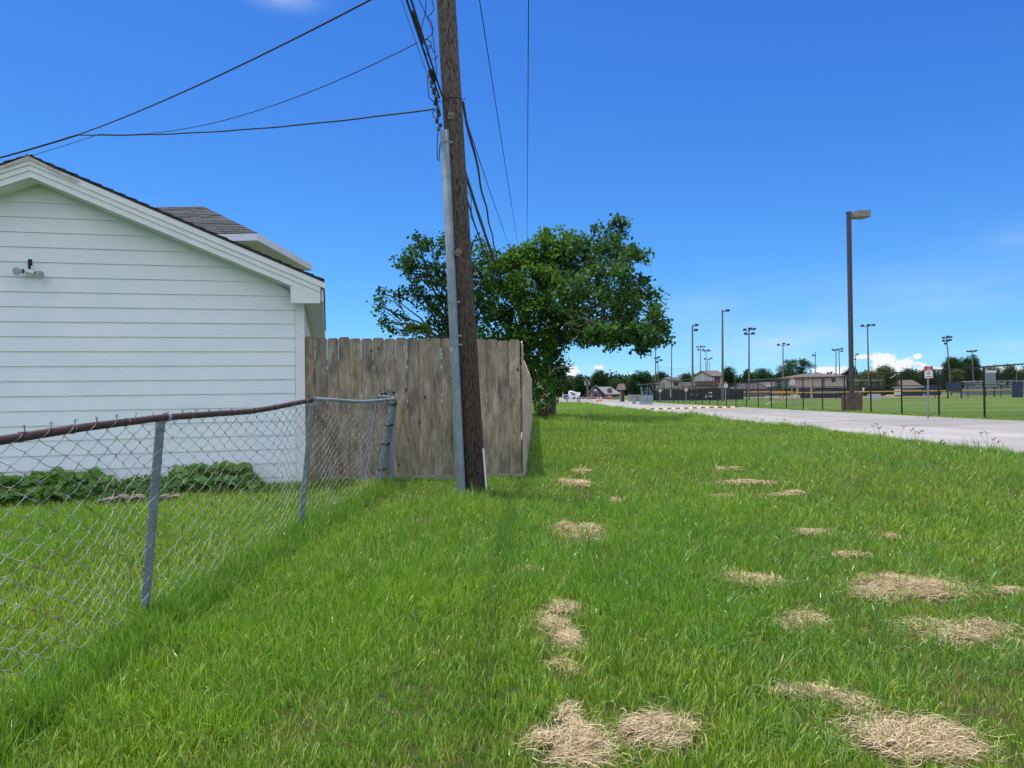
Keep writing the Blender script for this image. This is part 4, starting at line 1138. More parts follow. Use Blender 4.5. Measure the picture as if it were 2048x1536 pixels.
for i, (u, v, ru, rv, dn, lb) in enumerate(piles):
    c = ground(u, v + rv * .3); rx = ru / F * c.y; top = ground(u, v - rv); bot = ground(u, min(v + rv, 1700)); ry = max(.05, (top.y - bot.y) / 2)
    ry = min(ry, 1.1)
    pile_xy.append((c.x, c.y, rx, ry, dn))
    area = math.pi * rx * ry
    lod = 1.0 if c.y < 5 else (.55 if c.y < 8 else .35)
    rx *= .98; ry *= .98
    N = int(min(5600, max(140, area * 17000 * dn * lod)))
    ns = max(3, min(9, int(area * 14) + 3))
    sc_x = NR.uniform(-.78, .78, ns); sc_y = NR.uniform(-.7, .7, ns); ss = NR.uniform(.18, .36, ns); sh = NR.uniform(.35, 1.0, ns)
    w_ = ss ** 2 * sh; which = NR.choice(ns, N, p=w_ / w_.sum())
    gx_, gy_ = NR.normal(0, 1, N), NR.normal(0, 1, N); strag = NR.uniform(0, 1, N) < .22; mul = np.where(strag, 1.8, 1.0)
    x = c.x + (sc_x[which] + gx_ * ss[which] * mul) * rx; y = c.y + (sc_y[which] + gy_ * ss[which] * mul) * ry
    Hh = min(.045, .015 + .05 * min(rx, ry)) * (2.4 if i == 0 else 1)
    z = gz(x, y) + .022 + Hh * sh[which] * np.exp(-(gx_ ** 2 + gy_ ** 2) / 2.2) * NR.uniform(.4, 1, N) * (~strag)
    ph = NR.uniform(0, math.pi) + .9 * np.sin(x * 9) + .8 * np.cos(y * 8)
    ang = ph + NR.normal(0, .55, N)
    D = np.stack([np.cos(ang), np.sin(ang), NR.normal(0, .16, N)], 1); D /= np.linalg.norm(D, axis=1)[:, None]
    far = 1.0 if c.y < 5 else 1.5 if c.y < 8 else 2.2
    tn = NR.uniform(0, 1, N)[:, None]
    cols = np.array((.36, .265, .15)) * (1 - tn) + np.array((.74, .61, .40)) * tn
    cols[NR.uniform(0, 1, N) < .08] = (.17, .11, .07)
    o = strands(np.stack([x, y, z], 1), D, NR.uniform(.035, .15, N), NR.uniform(.0006, .0017, N) * far, cols, NR.uniform(0, .012, N), 'straw_pile', None)
    tag(o, lb, 'dried grass', 'dried clipping piles on the verge')

# ------------------------------------------------------------------ grass tufts (instanced)
tcol = bpy.data.collections.new('tuft_library')
def make_tuft(idx, nbl, spread, hmin, hmax, wmin, wmax, bend, palette, seg=3):
    r = np.random.RandomState(100 + idx)
    vs, fs, cs = [], [], []
    for b in range(nbl):
        a = r.uniform(0, 2 * math.pi); rr = spread * math.sqrt(r.uniform())
        p = np.array([math.cos(a) * rr, math.sin(a) * rr, -.01])
        az = a + r.normal(0, .9); lean = abs(r.normal(0, bend)) + .05
        L = r.uniform(hmin, hmax); w = r.uniform(wmin, wmax) / 2
        d = np.array([math.cos(az), math.sin(az), 0]); sd2 = np.array([-d[1], d[0], 0])
        tw = r.uniform(-1.2, 1.2); sd2 = sd2 * math.cos(tw) + d * math.sin(tw)
        col = np.array(palette[r.randint(len(palette))]) * r.uniform(.75, 1.25)
        o0 = len(vs); th = lean * .4; c = p.copy()
        for s in range(seg):
            ww = w * (1 - .18 * s)
            vs += [tuple(c - sd2 * ww), tuple(c + sd2 * ww)]; cs += [col, col]
            th = lean * (.4 + 1.3 * (s + 1) / seg)
            c = c + (d * math.sin(th) + np.array([0, 0, 1]) * math.cos(th)) * L / seg
        vs.append(tuple(c)); cs.append(col * np.array([1.15, 1.05, 1.0]))
        for s in range(seg - 1): fs.append((o0 + 2 * s, o0 + 2 * s + 1, o0 + 2 * s + 3, o0 + 2 * s + 2))
        fs.append((o0 + 2 * seg - 2, o0 + 2 * seg - 1, o0 + 2 * seg))
    me = bpy.data.meshes.new('tuft'); me.from_pydata(vs, [], fs)
    at_ = me.attributes.new('Col', 'FLOAT_COLOR', 'POINT'); at_.data.foreach_set('color', np.concatenate([np.array(cs), np.ones((len(cs), 1))], 1).astype(np.float32).ravel())
    me.materials.append(M_GRASS)
    ob = bpy.data.objects.new('tuft_%02d' % idx, me); tcol.objects.link(ob)
gp = [(.150, .325, .028), (.19, .375, .032), (.225, .42, .042), (.085, .215, .025), (.32, .50, .085)]
for i in range(5): make_tuft(i, 20, .055, .045, .115, .0028 + .0004 * i, .0056 + .0005 * i, .27 + .06 * i, gp + [(.36, .44, .12)] * (i == 3))                 # ordinary
for i in range(5, 7): make_tuft(i, 16, .05, .09, .16, .004, .0075, .55, gp[:4])             # broad blades
make_tuft(7, 18, .05, .05, .09, .002, .004, .7, gp + [(.42, .33, .17), (.36, .27, .13), (.30, .26, .09)])   # half dry
make_tuft(8, 18, .055, .04, .075, .0018, .0032, .8, [(.42, .33, .18), (.50, .40, .24), (.33, .25, .13), (.10, .20, .02)])  # dry lying
make_tuft(11, 13, .035, .12, .22, .006, .010, .85, [(.14, .31, .05), (.18, .38, .06), (.11, .27, .05)], seg=4)   # coarse arching crabgrass
make_tuft(12, 13, .04, .10, .20, .005, .009, 1.0, [(.16, .34, .06), (.20, .40, .08)], seg=4)
# seed stalks
def make_stalk(idx):
    r = np.random.RandomState(300 + idx); mb = MB()
    for b in range(2):
        a = r.uniform(0, 6.28); L = r.uniform(.15, .24); ln = r.uniform(.1, .45)
        p = Vector((r.uniform(-.03, .03), r.uniform(-.03, .03), 0)); q = p + Vector((math.cos(a) * ln * L, math.sin(a) * ln * L, L))
        mb.tube([p, p.lerp(q, .5) + Vector((0, 0, .01)), q], [.0022, .0018, .0012], 4, cap=False)
        for k in range(3):
            a2 = r.uniform(0, 6.28); e = q + Vector((math.cos(a2) * .045, math.sin(a2) * .045, .03)); mb.tube([q, q.lerp(e, .5) + Vector((0, 0, .008)), e], [.003, .0035, .001], 4, cap=False)
    me = bpy.data.meshes.new('stalk'); me.from_pydata(mb.v, [], mb.f)
    at_ = me.attributes.new('Col', 'FLOAT_COLOR', 'POINT'); at_.data.foreach_set('color', np.tile(np.array([.045, .05, .025, 1], dtype=np.float32), len(mb.v)))
    me.materials.append(M_GRASS); ob = bpy.data.objects.new('tuft_%02d' % idx, me); tcol.objects.link(ob)
make_stalk(9); make_stalk(10)

def fbm(x, y, sc, seed):
    r = np.random.RandomState(seed); z = np.zeros_like(x); amp = 1; tot = 0
    for o_ in range(4):
        for k in range(5):
            a = r.uniform(0, 6.28); f = sc * (2 ** o_) * r.uniform(.7, 1.3); z += amp * np.sin((x * math.cos(a) + y * math.sin(a)) * f + r.uniform(0, 6.28)) / 5
        tot += amp * .45; amp *= .55
    return z / tot
def scatter():
    X, Y, SC, ID, TI, DR = [], [], [], [], [], []
    zones = [(1.5, 3.2, 950, .95), (3.2, 5.2, 640, 1.0), (5.2, 8, 400, 1.05), (8, 11, 250, 1.05), (11, 16, 165, 1.15), (16, 24, 95, 1.45), (24, 36, 48, 1.8), (36, 60, 22, 2.2), (60, 110, 7, 2.6)]
    for (y0, y1, dens, s0) in zones:
        xl = -.70 * y1 - 1.3; xr = .70 * y1 + 1.3
        xr = min(xr, 21 if y1 > 20 else 30)
        if y0 >= 11: xl = -.2
        n = int((xr - xl) * (y1 - y0) * dens)
        x = NR.uniform(xl, xr, n); y = NR.uniform(y0, y1, n)
        keep = (np.abs(x) < .72 * y + 1.4)
        # road with a ragged turf edge
        ne = near_edge(y) + .06 * np.sin(y * 3.1) + .05 * np.sin(y * 7.7) + .03; fe = far_edge(y) - .03
        keep &= ~((x > ne) & (x < fe))
        keep &= ~((x > fe + 1.6) & (y > 20))
        # garage
        sx_ = (x - C0.x) * HD.x + (y - C0.y) * HD.y; sn_ = (x - C0.x) * HN.x + (y - C0.y) * HN.y
        keep &= ~((sx_ > -.05) & (sn_ < .03))
        # behind the picket fence
        keep &= ~((y > 10.2) & (x < FB.x + .032 * (y - 10.3) + .08))
        x, y, ne, fe = x[keep], y[keep], ne[keep], fe[keep]; n = len(x)
        h = fbm(x, y, .9, 5); h2 = fbm(x, y, 3.2, 6); d1 = fbm(x, y, 1.6, 9)
        sc = s0 * (.82 + .20 * h + .14 * h2) * NR.uniform(.75, 1.25, n)
        idx = NR.randint(0, 5, n)
        idx = np.where((h > .25) & (NR.uniform(0, 1, n) < .5), NR.randint(5, 7, n), idx)
        dryp = (.05 + np.clip((d1 - .04) * 1.3, 0, .6) + .25 * np.clip(fbm(x, y, 4.5, 51) - .15, 0, 1)) * np.interp(y, [2, 4, 6, 12, 30], [1.7, 1.3, .9, .55, .2])
        fence_x = np.interp(y, [2.5, 4.6, 7.2, 9.85], [-2.38, -2.24, -2.04, -1.73])
        yard = x < fence_x
        dryp = np.where(yard, dryp * .12, dryp)
        u_ = NR.uniform(0, 1, n)
        idx = np.where(u_ < dryp * .6, 7, idx); idx = np.where(u_ < dryp * .28, 8, idx)
        coarse = (fbm(x, y, 1.1, 21) > .28) & (x > fence_x) & (NR.uniform(0, 1, n) < .16)
        idx = np.where(coarse, NR.randint(11, 13, n), idx)
        ti = .5 + .22 * h2 + NR.normal(0, .20, n) - .12 * h + .16 * fbm(x, y, .35, 33)
        ti = np.where(yard, ti + .12, ti)
        sc = np.where(yard, s0 * NR.uniform(.75, 1.1, n), sc)
        # along the chain link: uncut, darker
        nf = np.exp(-((x - fence_x - .12) / .22) ** 2) * (y < 10.2)
        sc = sc * (1 + .22 * nf); ti = ti - .28 * nf
        idx = np.where((nf > .4) & (NR.uniform(0, 1, n) < .6), NR.randint(5, 7, n), idx)
        # foot of pole, fence, road edge
        dp = np.hypot(x - PB.x, y - PB.y); sc *= 1 + .35 * np.exp(-(dp / .25) ** 2)
        sc *= 1 + .45 * np.exp(-((x - ne + .5) / .8) ** 2) * (y < 45)
        # mown strip next to the fence
        sc = np.where(x > fe, s0 * .55, sc); ti = np.where(x > fe, .85, ti)
        # straw piles thin the turf out
        dry = np.zeros(n); kp = np.ones(n, bool)
        for (px_, py_, rx, ry, dn) in pile_xy:
            e = ((x - px_) / (rx * 1.05)) ** 2 + ((y - py_) / (ry * 1.05)) ** 2
            kp &= ~((e < 1) & (NR.uniform(0, 1, n) < .62 * dn))
            ring = (e >= .7) & (e < 2.6) & (NR.uniform(0, 1, n) < .28 * dn)
            idx = np.where(ring | ((e < 1) & (NR.uniform(0, 1, n) < .45)), 8, idx)
        dry = np.where(NR.uniform(0, 1, n) < .045, NR.uniform(.3, .8, n), 0) * (~yard)
        X.append(x[kp]); Y.append(y[kp]); SC.append(sc[kp]); ID.append(idx[kp]); TI.append(np.clip(ti, 0, 1)[kp]); DR.append(dry[kp])
    # seed stalks beside the road and here and there
    n = 45; y = NR.uniform(11, 40, n) ** 1.0; x = near_edge(y) - np.abs(NR.normal(0, .7, n)) - .05
    X.append(x); Y.append(y); SC.append(NR.uniform(.8, 1.5, n)); ID.append(NR.randint(9, 11, n)); TI.append(np.full(n, .5)); DR.append(np.zeros(n))
    n = 60; y = NR.uniform(12, 22, n); x = NR.uniform(3.2, 7.8, n)
    X.append(x); Y.append(y); SC.append(NR.uniform(.6, 1.0, n)); ID.append(NR.randint(9, 11, n)); TI.append(np.full(n, .4)); DR.append(np.zeros(n))
    return [np.concatenate(q) for q in (X, Y, SC, ID, TI, DR)]
gx, gy, gs, gi, gt, gd = scatter()
ng = len(gx); print('grass tufts', ng)
me = bpy.data.meshes.new('grass'); me.vertices.add(ng)
me.vertices.foreach_set('co', np.stack([gx, gy, terrain(gx, gy)], 1).astype(np.float32).ravel())
def pa(nm, ty, dat, key='value'):
    a = me.attributes.new(nm, ty, 'POINT'); a.data.foreach_set(key, dat)
pa('rot', 'FLOAT_VECTOR', np.stack([NR.normal(0, .10, ng), NR.normal(0, .10, ng), NR.uniform(0, 6.283, ng)], 1).astype(np.float32).ravel(), 'vector')
pa('scl', 'FLOAT', gs.astype(np.float32)); pa('idx', 'INT', gi.astype(np.int32)); pa('tint', 'FLOAT', gt.astype(np.float32)); pa('dry', 'FLOAT', gd.astype(np.float32))
me.materials.append(M_GRASS)
go = bpy.data.objects.new('grass', me); COL.objects.link(go)
tag(go, 'lush uneven green grass of the yard and the roadside verge', 'grass', kind='stuff')
ng_ = bpy.data.node_groups.new('grass_instances', 'GeometryNodeTree')
ng_.interface.new_socket('Geometry', in_out='INPUT', socket_type='NodeSocketGeometry'); ng_.interface.new_socket('Geometry', in_out='OUTPUT', socket_type='NodeSocketGeometry')
N_ = ng_.nodes; gi_ = N_.new('NodeGroupInput'); go_ = N_.new('NodeGroupOutput'); ip = N_.new('GeometryNodeInstanceOnPoints'); ci = N_.new('GeometryNodeCollectionInfo')
ci.inputs['Collection'].default_value = tcol; ci.inputs['Separate Children'].default_value = True; ci.inputs['Reset Children'].default_value = True
def na(nm, ty):
    n = N_.new('GeometryNodeInputNamedAttribute'); n.data_type = ty; n.inputs['Name'].default_value = nm; return n.outputs['Attribute']
LK = ng_.links
LK.new(gi_.outputs[0], ip.inputs['Points']); LK.new(ci.outputs[0], ip.inputs['Instance']); ip.inputs['Pick Instance'].default_value = True
LK.new(na('idx', 'INT'), ip.inputs['Instance Index'])
er = N_.new('FunctionNodeEulerToRotation'); LK.new(na('rot', 'FLOAT_VECTOR'), er.inputs[0]); LK.new(er.outputs[0], ip.inputs['Rotation'])
LK.new(na('scl', 'FLOAT'), ip.inputs['Scale']); LK.new(ip.outputs[0], go_.inputs[0])
md = go.modifiers.new('grass', 'NODES'); md.node_group = ng_

# ------------------------------------------------------------------ black chain link fence beyond the road
def fx(y): return 16.9 + .032 * (y - 24.7)
bf = thing('chain_link_fence', G(fx(60), 60), 'tall black chain-link fence with posts along the far side of the road', 'fence')
FH = 1.86
posts = [26.97 + 3.05 * k for k in range(-2, 25)]
for y in posts:
    x = fx(y); b = G(x, y, -.05)
    pr = .036 if abs(y - 87) > 2.5 else .05
    p_ = MB().tube([b, G(x, y, FH)], pr, 8).build('post', M_BLACK, bf, True)
    MB().tube([b, b + Vector((0, 0, .09))], [.13, .09], 8).build('footing', M_BLACK, p_)
for a, b in zip(posts[:-1], posts[1:]):
    MB().tube([G(fx(a), a, FH), G(fx(b), b, FH)], .026, 6).build('rail', M_BLACK, bf, True)
mb = MB(); w = .085
def fine_mesh(mb, y0, y1, w, rows, h0, h1, r, xf):
    n = int((y1 - y0) / w)
    for k in range(n):
        pts = []
        yc = y0 + (k + .5) * w
        for j in range(rows + 1):
            s_ = 1 if (j + k) % 2 else -1; y = yc + s_ * w / 2
            pts.append(G(xf(y) + .004 * s_ - .04, y, h0 + (h1 - h0) * j / rows))
        mb.tube(pts, r, 3, cap=False)
fine_mesh(mb, posts[0], 55, .10, 36, .04, FH, .0040, fx)
mb.build('wire_mesh', M_BLACK, bf, recalc=False)
mb = MB(); fine_mesh(mb, 55, posts[-1], .22, 16, .04, FH, .0085, fx); mb.build('wire_mesh', M_BLACK, bf, recalc=False)
# zip-tied wire ends
for u, v, y in ((1787, 752, 33.4), (1842, 741, 31.2)):
    MB().tube([at(u - 7, v + 4, y), at(u, v + 1, y), at(u + 5, v - 4, y)], .008, 5).build('loose_tie', M_WHITE, bf)

# no-parking style signs on galvanised posts
def sign(u, vb, vt, y, label, hpx):
    b = G(at(u, vb, y).x, y, -.05); tp = at(u, vt, y); t = thing('road_sign', b, label, 'sign', 'red and white signs along the fence')
    MB().tube([b, Vector((tp.x, y, tp.z - .02))], .032, 8).build('sign_post', M_GALV, t, True)
    hw = .15; H = .44
    c = Vector((tp.x, y - .04, tp.z - H / 2))
    pl = MB().box(c, (2 * hw, .012, H)).build('sign_panel', M_WHITE, t)
    MB().box(c + Vector((0, -.008, H * .30)), (2 * hw, .004, H * .40)).build('red_band', M_RED, pl)
    cc = c + Vector((0, -.012, H * .36))
    mb = MB(); mb.tube([cc + Vector((0, .001, 0)), cc + Vector((0, -.002, 0))], .055, 20); r1 = mb.build('emblem', M_WHITE, pl)
    MB().tube([cc + Vector((0, -.0025, 0)), cc + Vector((0, -.004, 0))], .038, 20).build('emblem', M_RED, pl)
    mb = MB()
    for zz, wv in ((.165, .22),): mb.box(c + Vector((0, -.0115, H * zz)), (wv, .002, .03))
    mb.build('lettering', M_WHITE, pl)
    mb = MB()
    for zz, wv in ((-.02, .12), (-.12, .16), (-.20, .10)): mb.box(c + Vector((0, -.0085, H * zz)), (wv, .003, .018))
    mb.build('lettering', M_DARKTXT, pl)
    MB().box(c + Vector((0, -.0085, -H * .38)), (.22, .003, .03)).build('red_band', M_RED, pl)
sign(1856, 832, 732.5, 27.8, 'nearest red and white sign on a grey post before the black fence', 0)
sign(1584, 828, 755, 44.5, 'second red and white sign, in front of the hip-roofed building', 0)
sign(1451, 815, 764.5, 60.5, 'third red and white sign, below the taller press box', 0)
sign(1372, 811, 774, 77, 'fourth sign of the row, right of the dark fence gate', 0)
sign(1320, 808, 777, 92, 'farthest sign of the row, at the far fence end', 0)

# parking lot lamp on concrete base
lb = G(at(1704, 822, 40.0).x, 40.0)
lamp = thing('lamp_post', lb, 'tall dark lamp post on a stained square concrete base behind the black fence', 'lamp post')
MB().box(lb + Vector((0, 0, .40)), (.78, .78, 1.0)).build('base', M_BLOCK, lamp)
MB().box(lb + Vector((0, 0, .94)), (.36, .36, .08)).build('base_plate', M_BRONZE, lamp)
lt = at(1697.5, 425, 40.0)
mb = MB(); mb.prism([Vector((lb.x - .088, 39.89, lb.z + .95)), Vector((lb.x + .088, 39.89, lb.z + .95)), Vector((lb.x + .088, 40.11, lb.z + .95)), Vector((lb.x - .088, 40.11, lb.z + .95))], Vector((lt.x - lb.x, 0, lt.z - lb.z - .95)))
mb.build('pole_shaft', M_BRONZE, lamp)
MB().box(lt + Vector((0, 0, 0)), (.24, .24, .05)).build('pole_cap', M_BRONZE, lamp)
a = lt + Vector((.12, 0, -.12))
hd = MB()
hd.prism([a + Vector((.0, -.05, .05)), a + Vector((.10, -.05, .05)), a + Vector((.26, -.05, .16)), a + Vector((.26, -.05, -.2)), a + Vector((.0, -.05, -.12))], (0, .1, 0)); hd.build('lamp_arm', M_PAINTEDLAMP, lamp)
hd = MB(); hd.prism([a + Vector((.24, -.30, .17)), a + Vector((.92, -.30, .17)), a + Vector((.92, -.30, -.17)), a + Vector((.24, -.30, -.17))], (-.2, .62, 0)); h = hd.build('lamp_head', M_PAINTEDLAMP, lamp)
hd = MB(); hd.prism([a + Vector((.28, -.26, -.175)), a + Vector((.88, -.26, -.175)), a + Vector((.88, -.26, -.20)), a + Vector((.28, -.26, -.20))], (-.17, .54, 0)); hd.build('lens', M_WIN, h)

# ------------------------------------------------------------------ sports light poles
def light_pole(u, vt, vb, Y, r, heads, label, lean=0, grp='floodlight poles of the ball fields'):
    tp = at(u, vt, Y); b = G(at(u + lean, vb, Y).x, Y, -.2); t = thing('light_pole', b, label, 'light pole', grp)
    r *= .6
    MB().tube([b, tp], [r, r * .62], 10).build('pole_shaft', M_POLEFAR, t, True)
    k = Y / F
    arms = sorted(set(hv for _, hv in heads))
    for hv in arms:
        us = [hu for hu, q in heads if q == hv] + [0]
        if max(us) - min(us) > 2: MB().tube([tp + Vector((min(us) * k, 0, -hv * k)), tp + Vector((max(us) * k, 0, -hv * k))], .05, 5).build('crossarm', M_LAMPH, t)
    for hu, hv in heads:
        c = tp + Vector((hu * k, -.1, -(hv - 1.2) * k))
        sg = 1 if hu >= 0 else -1
        mb = MB(); mb.tube([c + Vector((-.22 * sg, 0, .05)), c + Vector((-.05 * sg, -.03, .10)), c + Vector((.25 * sg, -.12, .02)), c + Vector((.32 * sg, -.14, -.06))], [.08, .16, .22, .18], 8); mb.build('lamp_head', M_LAMPH, t, True)
three = [(-9, 3), (0, 1), (9, 3)]; 
light_pole(1311, 690, 795, 130, .19, [(4, 6)], 'wooden light pole rising into the arching tree tip')
light_pole(1316, 714, 795, 150, .17, [(-4, 4), (0, 2), (5, 8), (-2, 12)], 'shorter pole with clustered lamps beside the arching tree tip')
light_pole(1343, 674, 795, 120, .17, [(3, 2), (-1, 11)], 'thin light pole in front of the small press box')
light_pole(1385, 650, 795, 112, .28, [(6, 2), (5, 12)], 'light pole with two lamps left of the taller press box')
light_pole(1401, 692, 795, 190, .22, [(-6, 3), (0, 2), (6, 3), (-4, 9), (4, 9)], 'far light pole with two lamp rows above the taller press box')
light_pole(1412, 701, 795, 185, .2, [(-3, 2), (2, 1), (6, 2)], 'far pole whose short crossarm tops the press box roof')
light_pole(1415, 716, 795, 200, .18, [(-5, 3), (3, 4), (7, 2)], 'lowest small lamp pole behind the taller press box')
light_pole(1445, 620, 795, 105, .30, [(8, 3)], 'tallest wooden light pole, right of the taller press box')
light_pole(1498, 657, 795, 120, .26, [(-8, 4), (0, 2), (8, 3), (-6, 12), (6, 12)], 'light pole with five lamps in two rows')
light_pole(1566, 688, 795, 150, .24, three, 'light pole with three lamps before the rounded tree')
light_pole(1631, 704, 795, 175, .22, [(-4, 8)], 'plain pole with one small lamp left of the hip roof peak', lean=-1)
light_pole(1672, 699, 795, 170, .24, [(-6, 2), (-2, 3), (2, 2)], 'left one of the pole pair behind the hip roof')
light_pole(1678, 696, 795, 170, .22, [(4, 3), (4, 8)], 'right one of the pole pair behind the hip roof', lean=2)
light_pole(1711, 708, 795, 190, .20, [(2, 2), (-1, 12)], 'small lamp pole just right of the dark lamp post')
light_pole(1735, 649, 795, 125, .26, [(-10, 4), (0, 3), (10, 3)], 'tall light pole with three lamps right of the dark lamp post', lean=3)
light_pole(1893, 673, 795, 140, .24, [(-6, 4), (0, 2), (6, 3), (-6, 10), (0, 10), (5, 9), (-2, 16)], 'tilted light pole with lamps in rows before the palm', lean=10)
light_pole(1944, 700, 795, 165, .24, [(-9, 4), (-3, 4), (3, 4), (6, 3)], 'light pole standing before the big spreading tree', lean=4)
light_pole(2033, 735, 795, 190, .22, [], 'short bare pole near the right edge treeline')
light_pole(1470, 746, 790, 150, .10, [], 'thin silver pole right of the tallest wooden pole', grp='thin poles')
light_pole(1419, 724, 750, 152, .12, [], 'dark netting pole just right of the press box peak', grp='thin poles')

# backstop netting strung between poles
mb = MB()
pa_, pb_ = (1311, 730), (1419, 724)
for i in range(28):
    u = 1313 + (1419 - 1313) * i / 27; sag = 10 * math.sin(math.pi * i / 27)
    top = at(u, 730 + sag - 6 * i / 27, 148); mb.tube([top, Vector((top.x, 148, top.z - 4.5))], .010, 3, cap=False)
for j in range(10):
    mb.tube([at(1313 + (1419 - 1313) * i / 14, 730 + 10 * math.sin(math.pi * i / 14) - 6 * i / 14 + j * 4.4, 148) for i in range(15)], .014 if j == 0 else .010, 3, cap=False)
o = mb.build('backstop_net', M_BLACK, recalc=False); tag(o, 'faint high backstop netting strung between poles over the press boxes', 'net')

# ------------------------------------------------------------------ buildings of the ball park
def gable_box(t, u0, u1, vw, vr, vb, Y, depth, wall, roof, over=3, hip=False, wname='wall'):
    """frontal box: wall from u0..u1, eave line vw, ridge vr, base vb"""
    a, b = at(u0, vw, Y), at(u1, vw, Y); zb = at(u0, vb, Y).z; zr = at((u0 + u1) / 2, vr, Y).z; k = Y / F
    mb = MB(); mb.prism([Vector((a.x, Y, zb)), Vector((b.x, Y, zb)), Vector((b.x, Y, b.z)), Vector((a.x, Y, a.z))], (0, depth, 0)); mb.build(wname, wall, t)
    o_ = over * k; ze = (a.z + b.z) / 2 + .02
    e = [Vector((a.x - o_, Y - o_, ze)), Vector((b.x + o_, Y - o_, ze)), Vector((b.x + o_, Y + depth + o_, ze)), Vector((a.x - o_, Y + depth + o_, ze))]
    ins = (b.x - a.x) * (.40 if hip else 0)
    r0, r1 = Vector((a.x - o_ + ins + (0 if not hip else 0), Y + depth / 2, zr)), Vector((b.x + o_ - ins, Y + depth / 2, zr))
    mb = MB(); mb.add(e + [r0, r1] + [p - Vector((0, 0, .18)) for p in e], [(0, 1, 5, 4), (2, 3, 4, 5), (1, 2, 5), (3, 0, 4), (0, 6, 7, 1), (1, 7, 8, 2), (2, 8, 9, 3), (3, 9, 6, 0), (9, 8, 7, 6)])
    return mb.build('roof', roof, t)
def panel(t, name, u0, v0, u1, v1, Y, mat, th=.1, off=.0):
    a, b = at(u0, v1, Y), at(u1, v0, Y)
    mb = MB(); mb.box(Vector(((a.x + b.x) / 2, Y - off, (a.z + b.z) / 2)), (abs(b.x - a.x), th, abs(b.z - a.z))); return mb.build(name, mat, t)

def mk(name, u, Y, label, cat, grp=None): return thing(name, G(at(u, 790, Y).x, Y), label, cat, grp)
def press_box(u0, u1, uc, ve, vr, vb, Y, label, deck):
    """gable facing left-front: narrow gable end, then a front face with a window"""
    t = mk('press_box', (u0 + u1) / 2, Y, label, 'press box')
    k = Y / F
    A = at(u0, ve, Y); Cc = at(uc, ve, Y - .5); B = at(u1, ve, Y + .6)
    zb = at(uc, vb, Y).z; ze = Cc.z
    D = 5.0
    A_ = Vector((A.x, Y + 3.4, 0)); C_ = Vector((Cc.x, Y, 0)); B_ = Vector((B.x, Y + .4, 0)); E_ = Vector((B.x - .3, Y + 4.2, 0))
    zr = at((u0 + uc) / 2, vr, Y + 1.7).z
    Z = lambda p, z: Vector((p.x, p.y, z))
    P = (A_ + C_) / 2; Q = (E_ + B_) / 2
    mb = MB()
    mb.add([Z(A_, zb), Z(C_, zb), Z(B_, zb), Z(E_, zb), Z(A_, ze), Z(C_, ze), Z(B_, ze), Z(E_, ze), Z(P, zr - .1), Z(Q, zr - .1)],
           [(0, 1, 5, 8, 4), (1, 2, 6, 5), (2, 3, 7, 9, 6), (3, 0, 4, 7), (5, 6, 9, 8), (4, 8, 9, 7)])
    mb.build('wall', M_LTGREY, t)
    d1 = (P - C_).normalized(); ax = (B_ - C_).normalized()
    o_ = 3.0 * k; h = Vector((0, 0, .22))
    f1 = Z(C_, ze) - d1 * o_ - ax * o_ * .8 - Vector((0, 0, .1)); f2 = Z(B_, ze) - d1 * o_ + ax * o_ * .6 - Vector((0, 0, .1))
    r1 = Z(P, zr + .08) - ax * o_ * .8; r2 = Z(Q, zr + .08) + ax * o_ * .6
    g1 = Z(A_, ze) + d1 * o_ - ax * o_ * .8 - Vector((0, 0, .1)); g2 = Z(E_, ze) + d1 * o_ + ax * o_ * .6 - Vector((0, 0, .1))
    mb = MB(); mb.add([f1, f2, r2, r1, f1 - h, f2 - h, r2 - h, r1 - h], [(0, 1, 2, 3), (7, 6, 5, 4), (0, 4, 5, 1), (1, 5, 6, 2), (3, 7, 4, 0)])
    mb.add([g1, g2, r2, r1, g1 - h, g2 - h, r2 - h, r1 - h], [(3, 2, 1, 0), (4, 5, 6, 7), (0, 1, 5, 4), (2, 6, 5, 1), (0, 4, 7, 3)])
    mb.build('roof', M_SHINGLE_B, t)
    # window with brown shutter in the front face
    wu0, wu1 = C_.lerp(B_, .30), C_.lerp(B_, .80); zz0, zz1 = ze - (ze - zb) * .62, ze - (ze - zb) * .10
    fn_ = Vector((ax.y, -ax.x, 0)); 
    mb = MB(); mb.prism([Z(wu0, zz0) + fn_ * .01, Z(wu1, zz0) + fn_ * .01, Z(wu1, zz1) + fn_ * .01, Z(wu0, zz1) + fn_ * .01], fn_ * .10); fr = mb.build('window', M_DKTRIM, t)
    wi0, wi1 = C_.lerp(B_, .36), C_.lerp(B_, .74)
    mb = MB(); mb.prism([Z(wi0, zz0 + .15) + fn_ * .115, Z(wi1, zz0 + .15) + fn_ * .115, Z(wi1, zz1 - .15) + fn_ * .115, Z(wi0, zz1 - .15) + fn_ * .115], fn_ * .02); mb.build('shutter', simple('red_brown_shutter', (.12, .05, .045), .7, .15, 2), fr)
    # corner trims
    for p in (C_.lerp(A_, .0), C_.lerp(A_, .48), C_.lerp(B_, .18)): MB().tube([Z(p, zb) + fn_ * .05, Z(p, ze - .1) + fn_ * .05], .07, 5).build('trim', M_WHITE if p is not C_ else M_DKTRIM, t)
    if deck: 
        mb = MB(); mb.box(Z(C_, zb + .6) - Vector((.9, .6, 0)), (3.6, .2, 1.0)); mb.build('balcony', simple('brown_balcony_board', (.13, .08, .07), .7, .15, 2), t)
    # legs and lower room
    zg = G(C_.x, Y).z
    mb = MB(); c = (A_ + B_ + C_ + E_) / 4
    mb.prism([Z(A_.lerp(c, .12), zg), Z(C_.lerp(c, .12), zg), Z(B_.lerp(c, .12), zg), Z(E_.lerp(c, .12), zg)], (0, 0, zb - zg - .01)); mb.build('lower_room', M_SCREEN, t)
    return t
